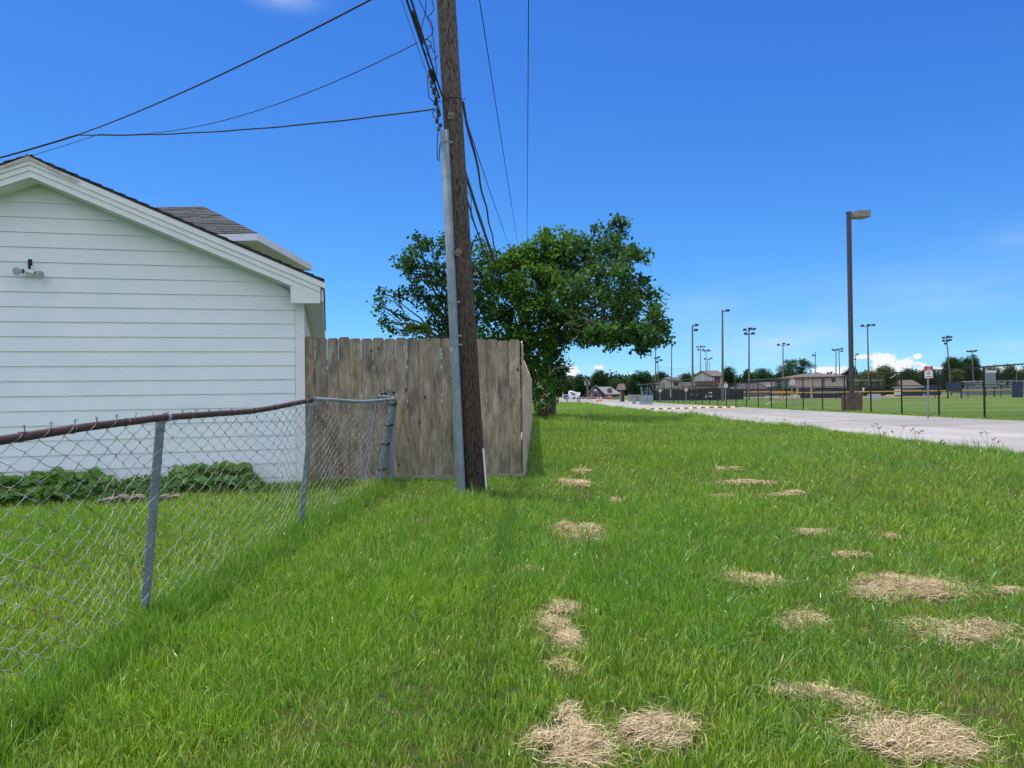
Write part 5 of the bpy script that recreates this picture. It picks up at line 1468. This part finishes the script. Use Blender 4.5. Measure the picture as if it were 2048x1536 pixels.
press_box(1398, 1443, 1424, 750, 742, 776, 118, 'taller light grey press box with brown shuttered window above the dark screens', True)
press_box(1326, 1360, 1343, 761, 755, 778, 150, 'smaller grey press box behind the thin light pole', False)
for (u0, u1, v0, v1, Y, lb) in ((1312, 1327, 765, 778, 152, 'tan wall panel left of the smaller press box'), (1360, 1384, 764, 776, 151, 'tan wall panel right of the smaller press box'), (1256, 1281, 789, 800, 120, 'low tan wall under the round tree'), (1240, 1248, 780, 800, 112, 'pale pier under the steep little roof')):
    t = mk('park_wall', (u0 + u1) / 2, Y, lb, 'wall', 'tan walls of the ball park'); panel(t, 'wall_panel', u0, v0, u1, v1 + 3, Y, M_TAN, .3)
    nb_ = 5
    for i in range(nb_):
        uu = u0 + (u1 - u0) * (i + .5) / nb_; panel(t, 'batten', uu - .3, v0, uu + .3, v1 + 2, Y, M_LTGREY, .08, .2)
# steep little roof
t = mk('ticket_booth', 1244, 110, 'small booth with steep brown shingled roof left of the round tree', 'booth')
a = at(1237, 779.5, 110); b = at(1252, 779.5, 110); c_ = at(1239, 767.5, 111); d_ = at(1248.5, 767.5, 111)
mb = MB(); mb.add([a, b, Vector((d_.x, 111, d_.z)), Vector((c_.x, 111, c_.z)), a + Vector((0, 3, 0)), b + Vector((0, 3, 0)), Vector((d_.x, 112.5, d_.z)), Vector((c_.x, 112.5, c_.z))], [(0, 1, 2, 3), (1, 5, 6, 2), (5, 4, 7, 6), (4, 0, 3, 7), (3, 2, 6, 7), (0, 4, 5, 1)]); mb.build('roof', M_SHINGLE_B, t)
panel(t, 'wall', 1244.5, 780, 1247.5, 803, 111.5, M_DKTRIM, 1.2)
# bleacher canopies
for (u0, u1, v0, v1, Y, lb) in ((1345, 1403, 759.5, 758.5, 125, 'long flat bleacher canopy between the two press boxes'), (1281, 1320, 769, 767.5, 118, 'flat canopy over the bleachers right of the round tree'), (1505, 1563, 760, 757.5, 130, 'thin flat canopy before the rounded trees'), (1714, 1765, 760, 760, 150, 'thin light canopy frame right of the lamp post')):
    t = mk('bleacher_canopy', (u0 + u1) / 2, Y, lb, 'canopy', 'bleacher canopies'); k = Y / F
    a, b = at(u0, v0, Y), at(u1, v1, Y)
    mb = MB(); mb.add([a, b, b + Vector((0, 4, .1)), a + Vector((0, 4, .1)), a - Vector((0, 0, .14)), b - Vector((0, 0, .14)), b + Vector((0, 4, -.04)), a + Vector((0, 4, -.04))], [(0, 1, 2, 3), (7, 6, 5, 4), (0, 4, 5, 1), (1, 5, 6, 2), (2, 6, 7, 3), (3, 7, 4, 0)]); mb.build('canopy_roof', M_DKTRIM if u0 < 1700 else M_GALV, t)
    for f in (.04, .35, .66, .96):
        p = a.lerp(b, f) + Vector((0, .2, -.1)); MB().tube([G(p.x, p.y), p], .06, 5).build('canopy_post', M_GALV_D, t)
# bleachers
for (u0, u1, Y, lb) in ((1288, 1306, 108, 'silver bleacher stand behind the row of grey bollards'), (1372, 1400, 116, 'bleacher stand with slanted rail under the long canopy')):
    t = mk('bleachers', (u0 + u1) / 2, Y, lb, 'bleachers')
    a, b = at(u0, 790, Y), at(u1, 790, Y); g = float(gz(a.x, Y))
    for i in range(5):
        z = g + .4 + .38 * i
        MB().box(Vector(((a.x + b.x) / 2, Y + i * .6, z)), (b.x - a.x, .28, .05)).build('bench_board', M_GALV, t)
        for f in (0.05, .5, .95): MB().box(Vector((a.x + (b.x - a.x) * f, Y + i * .6, (g + z) / 2)), (.06, .06, z - g)).build('leg', M_GALV_D, t)
    MB().tube([Vector((a.x, Y, g + .9)), Vector((a.x, Y + 3, g + 2.1)), Vector((b.x, Y + 3, g + 2.1)), Vector((b.x, Y, g + .9))], .03, 5).build('handrail', M_GALV_D, t)
# hip-roofed building
t = mk('field_house', 1645, 125, 'two-storey grey field house with brown hip roof behind the fence', 'building')
gable_box(t, 1601, 1693, 753.5, 745.5, 776, 125, 9, M_LTGREY, M_SHINGLE_B, 7, True)
zz = panel(t, 'lower_wall', 1604, 776.3, 1692, 799, 126, M_NAVY, 1.5)
for u in (1624.5, 1647.5): panel(t, 'trim', u - .5, 755, u + .5, 776, 125, M_DKTRIM, .08, .06)
wz = panel(t, 'window', 1664, 757, 1670, 764.5, 125, M_DKTRIM, .12, .06); panel(t, 'pane', 1665, 759, 1669, 763.5, 125, M_WIN, .04, .14)
for u in (1611, 1619, 1673.5): panel(t, 'lamp', u - 1.2, 756, u + 1.2, 758.6, 125, M_WHITE, .3, .3)
panel(t, 'door', 1684, 778, 1689, 792, 125, M_DKTRIM, .1, .2)
for i in range(9): panel(t, 'window', 1628 + i * 5.2, 782, 1631 + i * 5.2, 788, 125, M_GALV_D, .08, .33)
for u in (1595, 1622.8): panel(t, 'column', u - 1, 758, u + 1, 799, 122, simple('pale_yellow_post', (.45, .36, .22), .7, .1, 2), .25)
# brown roofed houses
t = mk('ranch_house', 1805, 230, 'low house with brown gable roofs beyond the ball field', 'house', 'houses beyond the ball fields')
gable_box(t, 1775, 1830, 777, 761, 792, 225, 16, M_BRICK, M_SHINGLE_B, 6, True)
gable_box(t, 1806, 1845, 775, 759, 792, 235, 14, M_BRICK, M_SHINGLE_B, 4, False)
t = mk('ranch_house', 1555, 210, 'house with white gable seen between fence posts left of the field house', 'house', 'houses beyond the ball fields')
gable_box(t, 1535, 1575, 773, 763, 796, 210, 14, M_DKGREY, M_SHINGLE_B, 4, False); panel(t, 'gable', 1534, 768, 1545, 774, 209, M_WHITE, .3)
t = mk('ranch_house', 1515, 190, 'long dark-roofed low building behind the outfield fence', 'house', 'houses beyond the ball fields')
gable_box(t, 1468, 1530, 778, 766, 798, 185, 14, M_DKGREY, M_SHINGLE, 4, False)
# slate house with dormers at the end of the road
t = mk('slate_house', 1205, 190, 'slate grey house with gables and dormer at the end of the road', 'house')
Yh = 185.0
def zp(u, v, y): p = at(u, v, y); return Vector((p.x, y, p.z))
gb = float(gz(20, Yh)) - .1
mb = MB(); A = zp(1178, 786, Yh); B_ = zp(1205, 790, Yh); T = zp(1191, 773, Yh)
mb.prism([Vector((A.x, Yh, gb)), Vector((B_.x, Yh, gb)), Vector((B_.x, Yh, B_.z)), T, Vector((A.x, Yh, A.z))], (1.5, 10, 0)); mb.build('wall', M_DKGREY, t)
mb = MB(); a0 = A + Vector((-.6, -.6, -.3)); b0 = B_ + Vector((.9, -.6, -.4)); t0 = T + Vector((0, -.6, .1)); e = Vector((1.5, 11.5, 0)); h = Vector((0, 0, .3))
mb.prism([a0, t0, t0 + h, a0 + h], e); mb.prism([t0, b0, b0 + h, t0 + h], e); mb.build('roof', simple('light_grey_shingle', (.19, .18, .185), .9, .15, 2), t)
mb = MB(); B2 = zp(1240, 789, Yh + 3); mb.prism([Vector((B_.x, Yh + 3, gb)), Vector((B2.x, Yh + 3, gb)), Vector((B2.x, Yh + 3, B2.z)), Vector((B_.x, Yh + 3, B2.z))], (0, 8, 0)); mb.build('wall', M_DKGREY, t)
mb = MB(); r0 = zp(1191, 773.5, Yh + 8); r1 = zp(1221, 773.5, Yh + 8); e0 = zp(1205, 788.5, Yh + 2); e1 = zp(1243, 787.5, Yh + 2)
mb.add([e0, e1, r1, r0, e0 - h, e1 - h, r1 - h, r0 - h], [(0, 1, 2, 3), (7, 6, 5, 4), (0, 4, 5, 1), (1, 5, 6, 2), (3, 7, 4, 0)]); mb.build('roof', simple('light_grey_shingle_b', (.17, .165, .17), .9, .15, 2), t)
mb = MB(); mb.prism([zp(1216, 783, Yh + 3), zp(1224, 783, Yh + 3), zp(1224, 778, Yh + 3), zp(1220, 775, Yh + 3), zp(1216, 778, Yh + 3)], (0, 3, 0)); mb.build('dormer', M_DKGREY, t)
panel(t, 'window', 1187, 779, 1194, 782, Yh, M_WHITE, .15, .1); panel(t, 'window', 1190, 788, 1192, 793, Yh, M_WIN, .15, .1); panel(t, 'door', 1209, 790, 1215, 796, Yh + 2.8, M_GALV, .15, .1); panel(t, 'chimney_base', 1203, 788, 1207, 796, Yh + 1.5, M_BRICK, .8, .3)
for u in (1226, 1231, 1236): panel(t, 'window', u - 1.5, 790, u + 1.5, 796, Yh + 2.9, M_WIN, .15, .1)

# ------------------------------------------------------------------ outfield fence with yellow cap
def front_fence(label, u0, u1, Y, h, step, cap, rail=True, mesh=True, mat=None, grp=None):
    t = mk('outfield_fence', (u0 + u1) / 2, Y, label, 'fence', grp)
    a, b = at(u0, 790, Y), at(u1, 790, Y); n = max(1, int((b.x - a.x) / step)); g = lambda x: float(gz(x, Y))
    for i in range(n + 1):
        x = a.x + (b.x - a.x) * i / n; MB().tube([Vector((x, Y, g(x) - .05)), Vector((x, Y, g(x) + h))], .055, 5).build('post', mat or M_BLACK, t)
    if rail: MB().tube([Vector((a.x, Y, g(a.x) + h)), Vector((b.x, Y, g(b.x) + h))], .05, 5).build('rail', mat or M_BLACK, t)
    if cap: MB().tube([Vector((a.x, Y - .06, g(a.x) + cap)), Vector((b.x, Y - .06, g(b.x) + cap))], .085, 8).build('yellow_cap', M_YELCAP, t, True)
    if mesh:
        mb = MB(); w = .35; N = int((b.x - a.x) / w); rows = int(h / .175)
        for k in range(N):
            pts = []
            for j in range(rows + 1):
                s_ = 1 if (j + k) % 2 else -1; x = a.x + (k + .5) * w + s_ * w / 2; pts.append(Vector((x, Y + .03 + .005 * s_, g(x) + .03 + (h - .05) * j / rows)))
            mb.tube(pts, .009, 3, cap=False)
        mb.build('wire_mesh', mat or M_BLACK, t, recalc=False)
    return t
front_fence('outfield fence with yellow top cap running right across the ball field', 1540, 2200, 105, 1.83, 4.6, 1.05)
front_fence('farther outfield fence with yellow cap left of the field house', 1455, 1640, 128, 1.5, 4.5, 1.2)
# dark windscreen fence on the left field
t = mk('windscreen_fence', 1400, 112, 'dark fabric screened fence below the press boxes', 'fence')
us = list(range(1306, 1492, 12))
for a_, b_ in zip(us[:-1], us[1:]):
    panel(t, 'screen_panel', a_ + .3, 780 - .0 + (1400 - a_) * .012, b_ - .3, 800 + (1400 - a_) * .012, 112 - (a_ - 1306) * .02, M_SCREEN, .03)
    panel(t, 'post', b_ - .25, 777, b_ + .25, 801, 112 - (a_ - 1306) * .02, M_BLACK, .12, .05)
for i, (u0, u1, v0, v1, m_) in enumerate(((1417, 1424, 784, 787, M_WHITE), (1417, 1424, 791, 794, M_WHITE), (1340, 1342.5, 779, 795, M_LTGREY), (1411, 1413, 790, 796, M_WHITE), (1381, 1386, 788, 790, M_GALV), (1390, 1396, 789, 791, M_GALV))):
    panel(t, 'banner', u0, v0, u1, v1, 109, m_, .04)
# blue boards
for (u0, u1, v0, v1, Y, legs, lb) in ((1893, 1922, 763.5, 782, 102, True, 'navy scoreboard on two legs before the palm'), (1850, 1881, 770, 791, 108, False, 'low navy batter backdrop behind the nearest sign'), (2025, 2044, 765.5, 795, 103, True, 'navy board at the right edge of the field'), (1449, 1458, 775, 790, 100, False, 'navy panel just right of the third red sign')):
    t = mk('scoreboard', (u0 + u1) / 2, Y, lb, 'board', 'navy boards round the ball field')
    panel(t, 'board_panel', u0, v0, u1, v1, Y, M_NAVY, .25)
    panel(t, 'board_trim', u0 - .5, v0 - .8, u1 + .5, v0 + .2, Y, M_BLKP, .35)
    if legs:
        for u in (u0 + 1, u1 - 1): panel(t, 'leg', u - .8, v1 - 1, u + .8, 800, Y, M_NAVY, .2, .2)
t = mk('sign_board', 1748, 95, 'small white board standing on the grass beside the concrete lamp base', 'sign'); panel(t, 'board_panel', 1735.5, 787.5, 1761, 799.5, 95, simple('dirty_white_board', (.50, .55, .55), .6, .12, 6), .06)
for u in (1738, 1758): panel(t, 'leg', u - .4, 798, u + .4, 803, 95, M_GALV_D, .08)
t = mk('equipment_shed', 1998, 150, 'long pale grey dugout building behind the right end of the field', 'building')
panel(t, 'wall', 1947, 762, 2100, 796, 150, M_DKGREY, 3, -1.5); panel(t, 'roof', 1945, 760, 2105, 763.5, 150, M_LTGREY, 5, -1.8)
for i in range(7): panel(t, 'window', 1952 + i * 16, 766, 1962 + i * 16, 773 - (3 if i % 2 else 0), 150, M_WHITE if i % 2 else M_LTGREY, .1, .12)
for i in range(12): panel(t, 'post', 1950 + i * 12, 760, 1951 + i * 12, 797, 148, M_GALV, .12)
panel(t, 'lower_band', 1925, 774, 2100, 790, 147, M_GALV_D, .08)
t = mk('batting_cage', 1980, 118, 'tall white louvred box standing behind the black fence', 'box')
panel(t, 'cage_panel', 1970, 742, 1989, 774, 118, M_GALV, .6); panel(t, 'cage_top', 1969.5, 740.5, 1990, 746, 118, M_WHITE, .7)
for u in (1971, 1988.5): panel(t, 'leg', u - .6, 773, u + .6, 797, 118, M_BLACK, .2)
t = mk('dugout', 1827, 118, 'long dark dugout with lettered blue front behind the yellow cap fence', 'dugout')
panel(t, 'roof', 1800, 773.5, 1850, 775.5, 118, M_LTGREY, 3, -1); panel(t, 'wall', 1802, 776, 1850, 792, 118, M_NAVY, 1.5, -1.2)
for i in range(11): panel(t, 'lettering', 1806 + i * 3.6, 779, 1808.4 + i * 3.6, 781.6, 118, M_WHITE, .03, -.42)
for u in (1792.5, 1799.5): panel(t, 'pier', u - 1.6, 778, u + 1.6, 790, 117, M_WHITE, .5)
t = mk('dugout', 1750, 122, 'dark dugout roof under the light canopy frame', 'dugout')
panel(t, 'roof', 1738, 774, 1764, 776, 122, M_NAVY, 3, -1); panel(t, 'wall', 1725, 777, 1768, 792, 123, M_SCREEN, 1); panel(t, 'banner', 1709, 776, 1718, 790, 121, M_NAVY, .2); panel(t, 'banner', 1725.5, 775, 1728, 784, 121, M_WHITE, .2)
# clay infield and chalk line
mb = MB(); ring = [(56 + 15 * math.cos(a), 124 + 7 * math.sin(a)) for a in np.linspace(0, 2 * math.pi, 30, endpoint=False)]
mb.add(gquad(ring, .03), [tuple(range(30))]); o = mb.build('infield', M_DIRT, recalc=False); tag(o, 'bare clay infield beyond the outfield grass', kind='structure')
mb = MB(); mb.add(gquad([(30, 88), (48, 88), (48, 88.15), (30, 88.15)], .035), [(0, 1, 2, 3)]); mb.add(gquad([(22.2, 66), (22.33, 66), (34, 97), (33.85, 97)], .035), [(0, 1, 2, 3)])
o = mb.build('chalk_line', simple('worn_chalk', (.42, .44, .33), .9, .2, 5), recalc=False); tag(o, 'white chalk lines on the ball field grass', kind='structure')

# ------------------------------------------------------------------ end of road details
# row of grey bollards
mbo = []
for i in range(8):
    u = 1280.5 + i * 3.3; Y = 84 - i * .5
    b = G(at(u, 800, Y).x, Y, -.05)
    o = MB().tube([b, b + Vector((0, 0, 1.02)), b + Vector((0, 0, 1.08))], [.075, .075, .05], 10).build('bollard', M_GALV, smooth=True)
    ordn = ['first', 'second', 'third', 'fourth', 'fifth', 'sixth', 'seventh', 'eighth'][i]
    tag(o, ordn + ' grey steel bollard from the left in the eight-post row by the fence end', 'bollard', 'steel bollards at the fence end')
for i in range(2):
    u = 1266 + i * 4; b = G(at(u, 800, 90).x, 90, -.05)
    o = MB().box(b + Vector((0, 0, .55)), (.2, .12, 1.1)).build('flat_post', M_GALV); tag(o, ('left' if i == 0 else 'right') + ' one of two flat grey posts under the round tree', 'post', 'flat grey posts')
for i, (u, v0, v1, Y, lb) in enumerate(((1116.5, 802.5, 815, 78, 'short weathered wooden post nearest the shrubs'), (1134.5, 798.5, 811, 92, 'short wooden post on the grass corner by the street'), (1155.5, 794, 805.5, 108, 'left grey gate post at the road entrance'), (1159.5, 793, 806.5, 106, 'right grey gate post at the road entrance'), (1114.5, 788, 799, 140, 'thin white stake beside the far shrubs'), (1183, 786, 798, 135, 'tan bollard pair marker at the road end'))):
    b = G(at(u, v1, Y).x, Y, -.05); H = (v1 - v0) * Y / F + .1
    mb = MB(); w = .16 if i < 4 else .1; mb.box(b + Vector((0, 0, H / 2)), (w, w, H)); mb.prism([b + Vector((-w / 2, -w / 2, H)), b + Vector((w / 2, -w / 2, H)), b + Vector((0, -w / 2, H + .06))], (0, w, 0))
    o = mb.build('marker_post', [M_BOARDLT, M_BOARDLT, M_GALV_D, M_GALV_D, M_WHITE, M_YEL][i]); tag(o, lb, 'post', 'short posts at the road end')
# gate chain
wire('gate_chain', sagline(at(1160, 796, 106), at(1182, 791, 135), .15, 10), .03, 'slack chain across the road entrance', None, 'chain')
# barrier tape
t = MB().box((at(1160, 794.5, 120) + at(1275, 794.5, 120)) / 2, ((at(1275, 794, 120) - at(1160, 794, 120)).x, .02, .10)).build('barrier_tape', simple('red_white_tape', (.62, .35, .32), .6, .5, 1.2)); tag(t, 'red and white barrier tape strung across the road end', 'barrier tape')
# stop sign
t = mk('stop_sign', 1220, 118, 'small red octagonal stop sign on a stand at the road end', 'sign')
c = at(1220, 793.5, 118); mb = MB(); mb.prism([c + Vector((math.cos(a) * .36, 0, math.sin(a) * .36)) for a in [math.pi / 8 + i * math.pi / 4 for i in range(8)]], (0, .03, 0)); pn = mb.build('sign_panel', M_RED, t)
LETTERS = {'S': [(0, 0, 3, 1), (2, 1, 3, 3), (0, 2, 3, 3), (0, 3, 1, 5), (0, 4, 3, 5)], 'T': [(0, 4, 3, 5), (1, 0, 2, 5)], 'O': [(0, 0, 1, 5), (2, 0, 3, 5), (0, 0, 3, 1), (0, 4, 3, 5)], 'P': [(0, 0, 1, 5), (0, 4, 3, 5), (0, 2, 3, 3), (2, 2, 3, 5)]}
mb = MB()
for i, ch in enumerate('STOP'):
    for (x0_, y0_, x1_, y1_) in LETTERS[ch]:
        sc = .035; ox = c.x - .26 + i * .135
        mb.box(Vector((ox + (x0_ + x1_) / 2 * sc, 117.985, c.z + ((y0_ + y1_) / 2 - 2.5) * sc * 1.2)), ((x1_ - x0_) * sc, .004, (y1_ - y0_) * sc * 1.2))
mb.build('lettering', M_WHITE, pn)
MB().tube([G(c.x, 118.05), c + Vector((0, .05, 0))], .03, 6).build('sign_post', M_GALV, t)
for (u, Y, lb) in ((1195.5, 125, 'orange and white traffic cone standing at the road end'), (1201.5, 128, 'second, farther traffic cone right of the first one')):
    t = mk('traffic_cone', u, Y, lb, 'cone', 'traffic cones'); b = G(at(u, 795, Y).x, Y)
    MB().box(b + Vector((0, 0, .03)), (.45, .45, .05)).build('base', M_ORANGE, t); MB().tube([b + Vector((0, 0, .05)), b + Vector((0, 0, .85))], [.2, .03], 12).build('cone_body', M_ORANGE, t, True); MB().tube([b + Vector((0, 0, .35)), b + Vector((0, 0, .55))], [.142, .095], 12).build('white_collar', M_WHITE, t, True)
# concrete pad in the grass
a, b = ground(1102, 819), ground(1157, 817.5)
mb = MB(); mb.prism([G(a.x, 63, .06), G(b.x, 63.5, .06), G(b.x, 65.5, .06), G(a.x, 65.0, .06)], (0, 0, -.15)); o = mb.build('path', M_CONC_N); tag(o, 'short pale concrete pad lying in the verge grass', kind='structure')

# utility bucket truck
TY = 183.0
tb = at(1142, 797, TY); g = float(gz(tb.x, TY)) + .02
truck = thing('utility_truck', Vector((tb.x, TY, g)), 'white and blue utility bucket truck parked on the cross street', 'truck')
k = TY / F
def tp(u, z, y=0): return Vector((at(u, 790, TY).x, TY + y, g + z * .68))
mb = MB(); prof = [(1140, .55), (1159, .55), (1160, .9), (1159.5, 1.35), (1153.5, 1.5), (1150, 2.15), (1143, 2.2), (1140, 2.15)]
mb.prism([tp(u, z) for u, z in prof], (0, 2.1, 0)); mb.build('cab', M_TWHITE, truck)
mb = MB(); mb.prism([tp(1143.5, 1.5, -.01), tp(1151, 1.5, -.01), tp(1149, 2.02, -.01), tp(1143.5, 2.05, -.01)], (0, .05, 0)); mb.build('window', M_WIN, truck)
mb = MB(); mb.prism([tp(1151.3, 1.5, .1), tp(1153.3, 1.52, .1), tp(1150.2, 2.1, .1), tp(1149.9, 2.1, .1)], (0, 1.9, 0)); mb.build('windscreen', M_WIN, truck)
mb = MB(); mb.prism([tp(1126, .6), tp(1139.6, .6), tp(1139.6, 1.75), tp(1126, 1.75)], (0, 2.1, 0)); bd = mb.build('service_body', M_TWHITE, truck)
mb = MB(); mb.prism([tp(1127, .75, -.02), tp(1137, .75, -.02), tp(1137, 1.6, -.02), tp(1127, 1.6, -.02)], (0, .03, 0)); mb.build('side_panel', M_BLUE, truck)
for u in (1131, 1148.5):
    c = tp(u, .42, -.03)
    for dy in (0, 1.85): 
        w_ = MB().tube([c + Vector((0, dy, 0)), c + Vector((0, dy + .3, 0))], .33, 16).build('wheel', M_TYRE, truck, True)
        MB().tube([c + Vector((0, dy - .01, 0)), c + Vector((0, dy, 0))], .22, 12).build('rim', M_GALV, w_)
MB().tube([tp(1139, 1.75, 1), tp(1139.5, 2.9, 1)], .22, 8).build('boom_turret', M_TWHITE, truck, True)
MB().tube([tp(1139.5, 2.9, 1), tp(1148, 2.6, 1), tp(1157, 2.0, 1)], [.2, .17, .14], 6).build('boom', M_TWHITE, truck)
MB().box(tp(1157.5, 1.95, 1), (.9, .8, .7)).build('bucket', M_TWHITE, truck)
MB().box(tp(1126, 2.1, 1), (.3, .3, .4)).build('beacon', M_ORANGE, truck)
for u in (1126.5, 1160): MB().box(tp(u, .65, 1.05), (.12, 2.0, .25)).build('bumper', M_GALV_D, truck)
t = mk('parked_car', 1190, 190, 'dark low car parked along the far side of the cross street', 'car')
cx0 = at(1166, 790, 190).x; gg = float(gz(cx0, 190)) + .02
mb = MB(); q = lambda x, z: Vector((cx0 + x, 190, gg + z))
mb.prism([q(0, .35), q(4.4, .35), q(4.45, .8), q(3.6, .95), q(3.0, 1.4), q(1.2, 1.42), q(.5, .98), q(0, .9)], (0, 1.7, 0)); mb.build('body', M_BLKP, t)
mb = MB(); mb.prism([q(.85, .98), q(3.35, .98), q(2.9, 1.33), q(1.3, 1.35)], (0, -.02, 0)); mb.build('window', M_WIN, t)
for x in (.9, 3.5): MB().tube([q(x, .33) + Vector((0, -.03, 0)), q(x, .33) + Vector((0, .2, 0))], .32, 14).build('wheel', M_TYRE, t, True)

# utility pole with transformers at the road end
b = G(at(1176, 795, 175).x, 175, -.2); tpz = at(1174, 757, 175)
t = thing('utility_pole', b, 'distant utility pole with two transformers left of the slate house', 'utility pole')
MB().tube([b, tpz], [.2, .13], 8).build('pole_shaft', M_POLEFAR, t); MB().box(tpz - Vector((0, 0, .4)), (2.4, .12, .14)).build('crossarm', M_POLEFAR, t)
for dx in (-.45, .45): MB().tube([tpz + Vector((dx, -.2, -1.6)), tpz + Vector((dx, -.2, -.6))], .24, 10).build('transformer', M_GALV, t, True)
# long distance power lines
for i, (a, b, lb) in enumerate(((at(1130, 760, 230), at(2200, 742, 230), 'upper distant power line crossing before the far treeline'), (at(1120, 764, 230), at(2200, 750, 230), 'lower distant power line crossing before the far treeline'))):
    wire('power_line', sagline(a, b, .8, 24), .025, lb, 'far power lines', n=4)

# ------------------------------------------------------------------ background trees
def bgtree(u, vt, ru, rv, Y, label, cd=(.014, .040, .014), cl=(.045, .10, .028), name='broadleaf_tree', n=7, dens=1.0, sparse=False, light=0.0, seed=0):
    r = random.Random(seed + int(u)); L = []
    cy = vt + rv
    for i in range(n):
        a = r.uniform(0, 6.28); q = r.uniform(.25, .66)
        sz = r.uniform(.34, .58) if not sparse else r.uniform(.16, .28)
        if sparse: q = r.uniform(.3, .95)
        L.append((u + math.cos(a) * q * ru, cy + math.sin(a) * q * rv * .9, sz * ru, sz * rv * (1 if not sparse else .7), r.uniform(-1, 1) * ru * Y / F * .5))
    if not sparse: L.append((u, cy, ru * .62, rv * .66)); L.append((u, cy - rv * .42, ru * .45, rv * .5))
    k = Y / F; szm = ru * k
    leaf = max(.20, 1.5 * k)
    return tree(name, label, 'tree', Y, u, L, 38 * dens / max(1, (szm / 3.2)) ** 1.2, 12, .35 * max(.7, szm / 4), leaf, cd, cl, group='background trees', trunk_r=.18 + .02 * szm, nb=len(L), light=light, shell=.62)
BG = [
 (1158, 746, 20, 26, 195, 'dark tree left of the transformer pole'), (1136, 757, 14, 20, 200, 'low dark tree at the left end above the truck'),
 (1198, 737, 22, 30, 215, 'tall uneven tree behind the slate house'), (1232, 760, 18, 17, 240, 'low tree right behind the slate house roof'),
 (1277, 739, 29, 28, 128, 'dense round dark tree beside the ticket booth'),
 (1323, 742, 18, 26, 200, 'tree behind the arching tip poles'), (1374, 745, 24, 24, 210, 'tree between the two press boxes'),
 (1420, 752, 20, 20, 230, 'low tree behind the taller press box roof'),
 (1457, 732, 18, 30, 190, 'tall rounded tree right of the tallest light pole'), (1493, 736, 15, 28, 215, 'dark tree behind the five-lamp pole'), (1530, 734, 28, 30, 225, 'broad tree left of the three-lamp pole'),
 (1568, 727, 30, 34, 200, 'dense green tree behind the three-lamp pole'), (1608, 742, 22, 24, 240, 'low dark tree left of the field house'),
 (1650, 748, 30, 18, 260, 'low treetops behind the field house roof'),
 (1702, 732, 16, 26, 230, 'dark tree just right of the lamp post'), (1738, 736, 32, 30, 180, 'yellow-green tree behind the light canopy frame'), (1772, 726, 30, 36, 200, 'olive green tree with ragged top below the cumulus cloud'),
 (1815, 735, 32, 28, 250, 'dark tree behind the brown roofed ranch house'), (1860, 735, 28, 28, 250, 'dark tree behind the nearest sign'),
 (1905, 712, 26, 38, 235, 'left half of the big spreading tree behind the scoreboard'), (1942, 706, 27, 40, 240, 'big spreading tree behind the six-lamp pole'),
 (1985, 728, 28, 32, 260, 'dark tree behind the white louvred box'), (2018, 725, 26, 34, 255, 'dark tree near the right edge of the picture'), (2058, 728, 34, 34, 250, 'dark tree cut by the right edge of the picture'),
 (2120, 725, 40, 36, 250, 'dark tree just outside the right edge'),
]
for i, (u, vt, ru, rv, Y, lb) in enumerate(BG):
    kw = {}
    if i == 15: kw = dict(cd=(.04, .07, .012), cl=(.13, .16, .03), light=.2)
    if i == 16: kw = dict(cd=(.03, .055, .012), cl=(.10, .12, .03), light=.1)
    bgtree(u, vt, ru, rv, Y, lb, seed=i, **kw)
bgtree(1600, 714, 30, 18, 215, 'airy tree with open crown above the dense green one', sparse=True, n=20, dens=1.6)
bgtree(1200, 738, 20, 14, 214, 'airy upper branches of the tree over the slate house', sparse=True, n=12, dens=1.5)
# far wood filling the skyline behind
lob = []
for u in range(1100, 2300, 22):
    lob += px_lobes([(u + rnd.uniform(-6, 6), 770 + rnd.uniform(-5, 4) + (6 if u < 1400 else 0), 24, 14 + rnd.uniform(-3, 4))], 330)
cc = crown('woodland', lob, 9, 12, 1.5, .95, (.016, .042, .016), (.045, .09, .03), None)
tag(cc, 'continuous dark far treeline along the horizon', 'trees', kind='stuff')
lob = []
for u in range(-500, 1140, 40):
    lob += px_lobes([(u, 765 + rnd.uniform(-5, 4), 40, 22)], 330)
cc = crown('woodland', lob, 3, 10, 1.8, 1.2, (.016, .042, .016), (.045, .09, .03), None)
tag(cc, 'far treeline hidden behind the garage and picket fence', 'trees', kind='stuff')
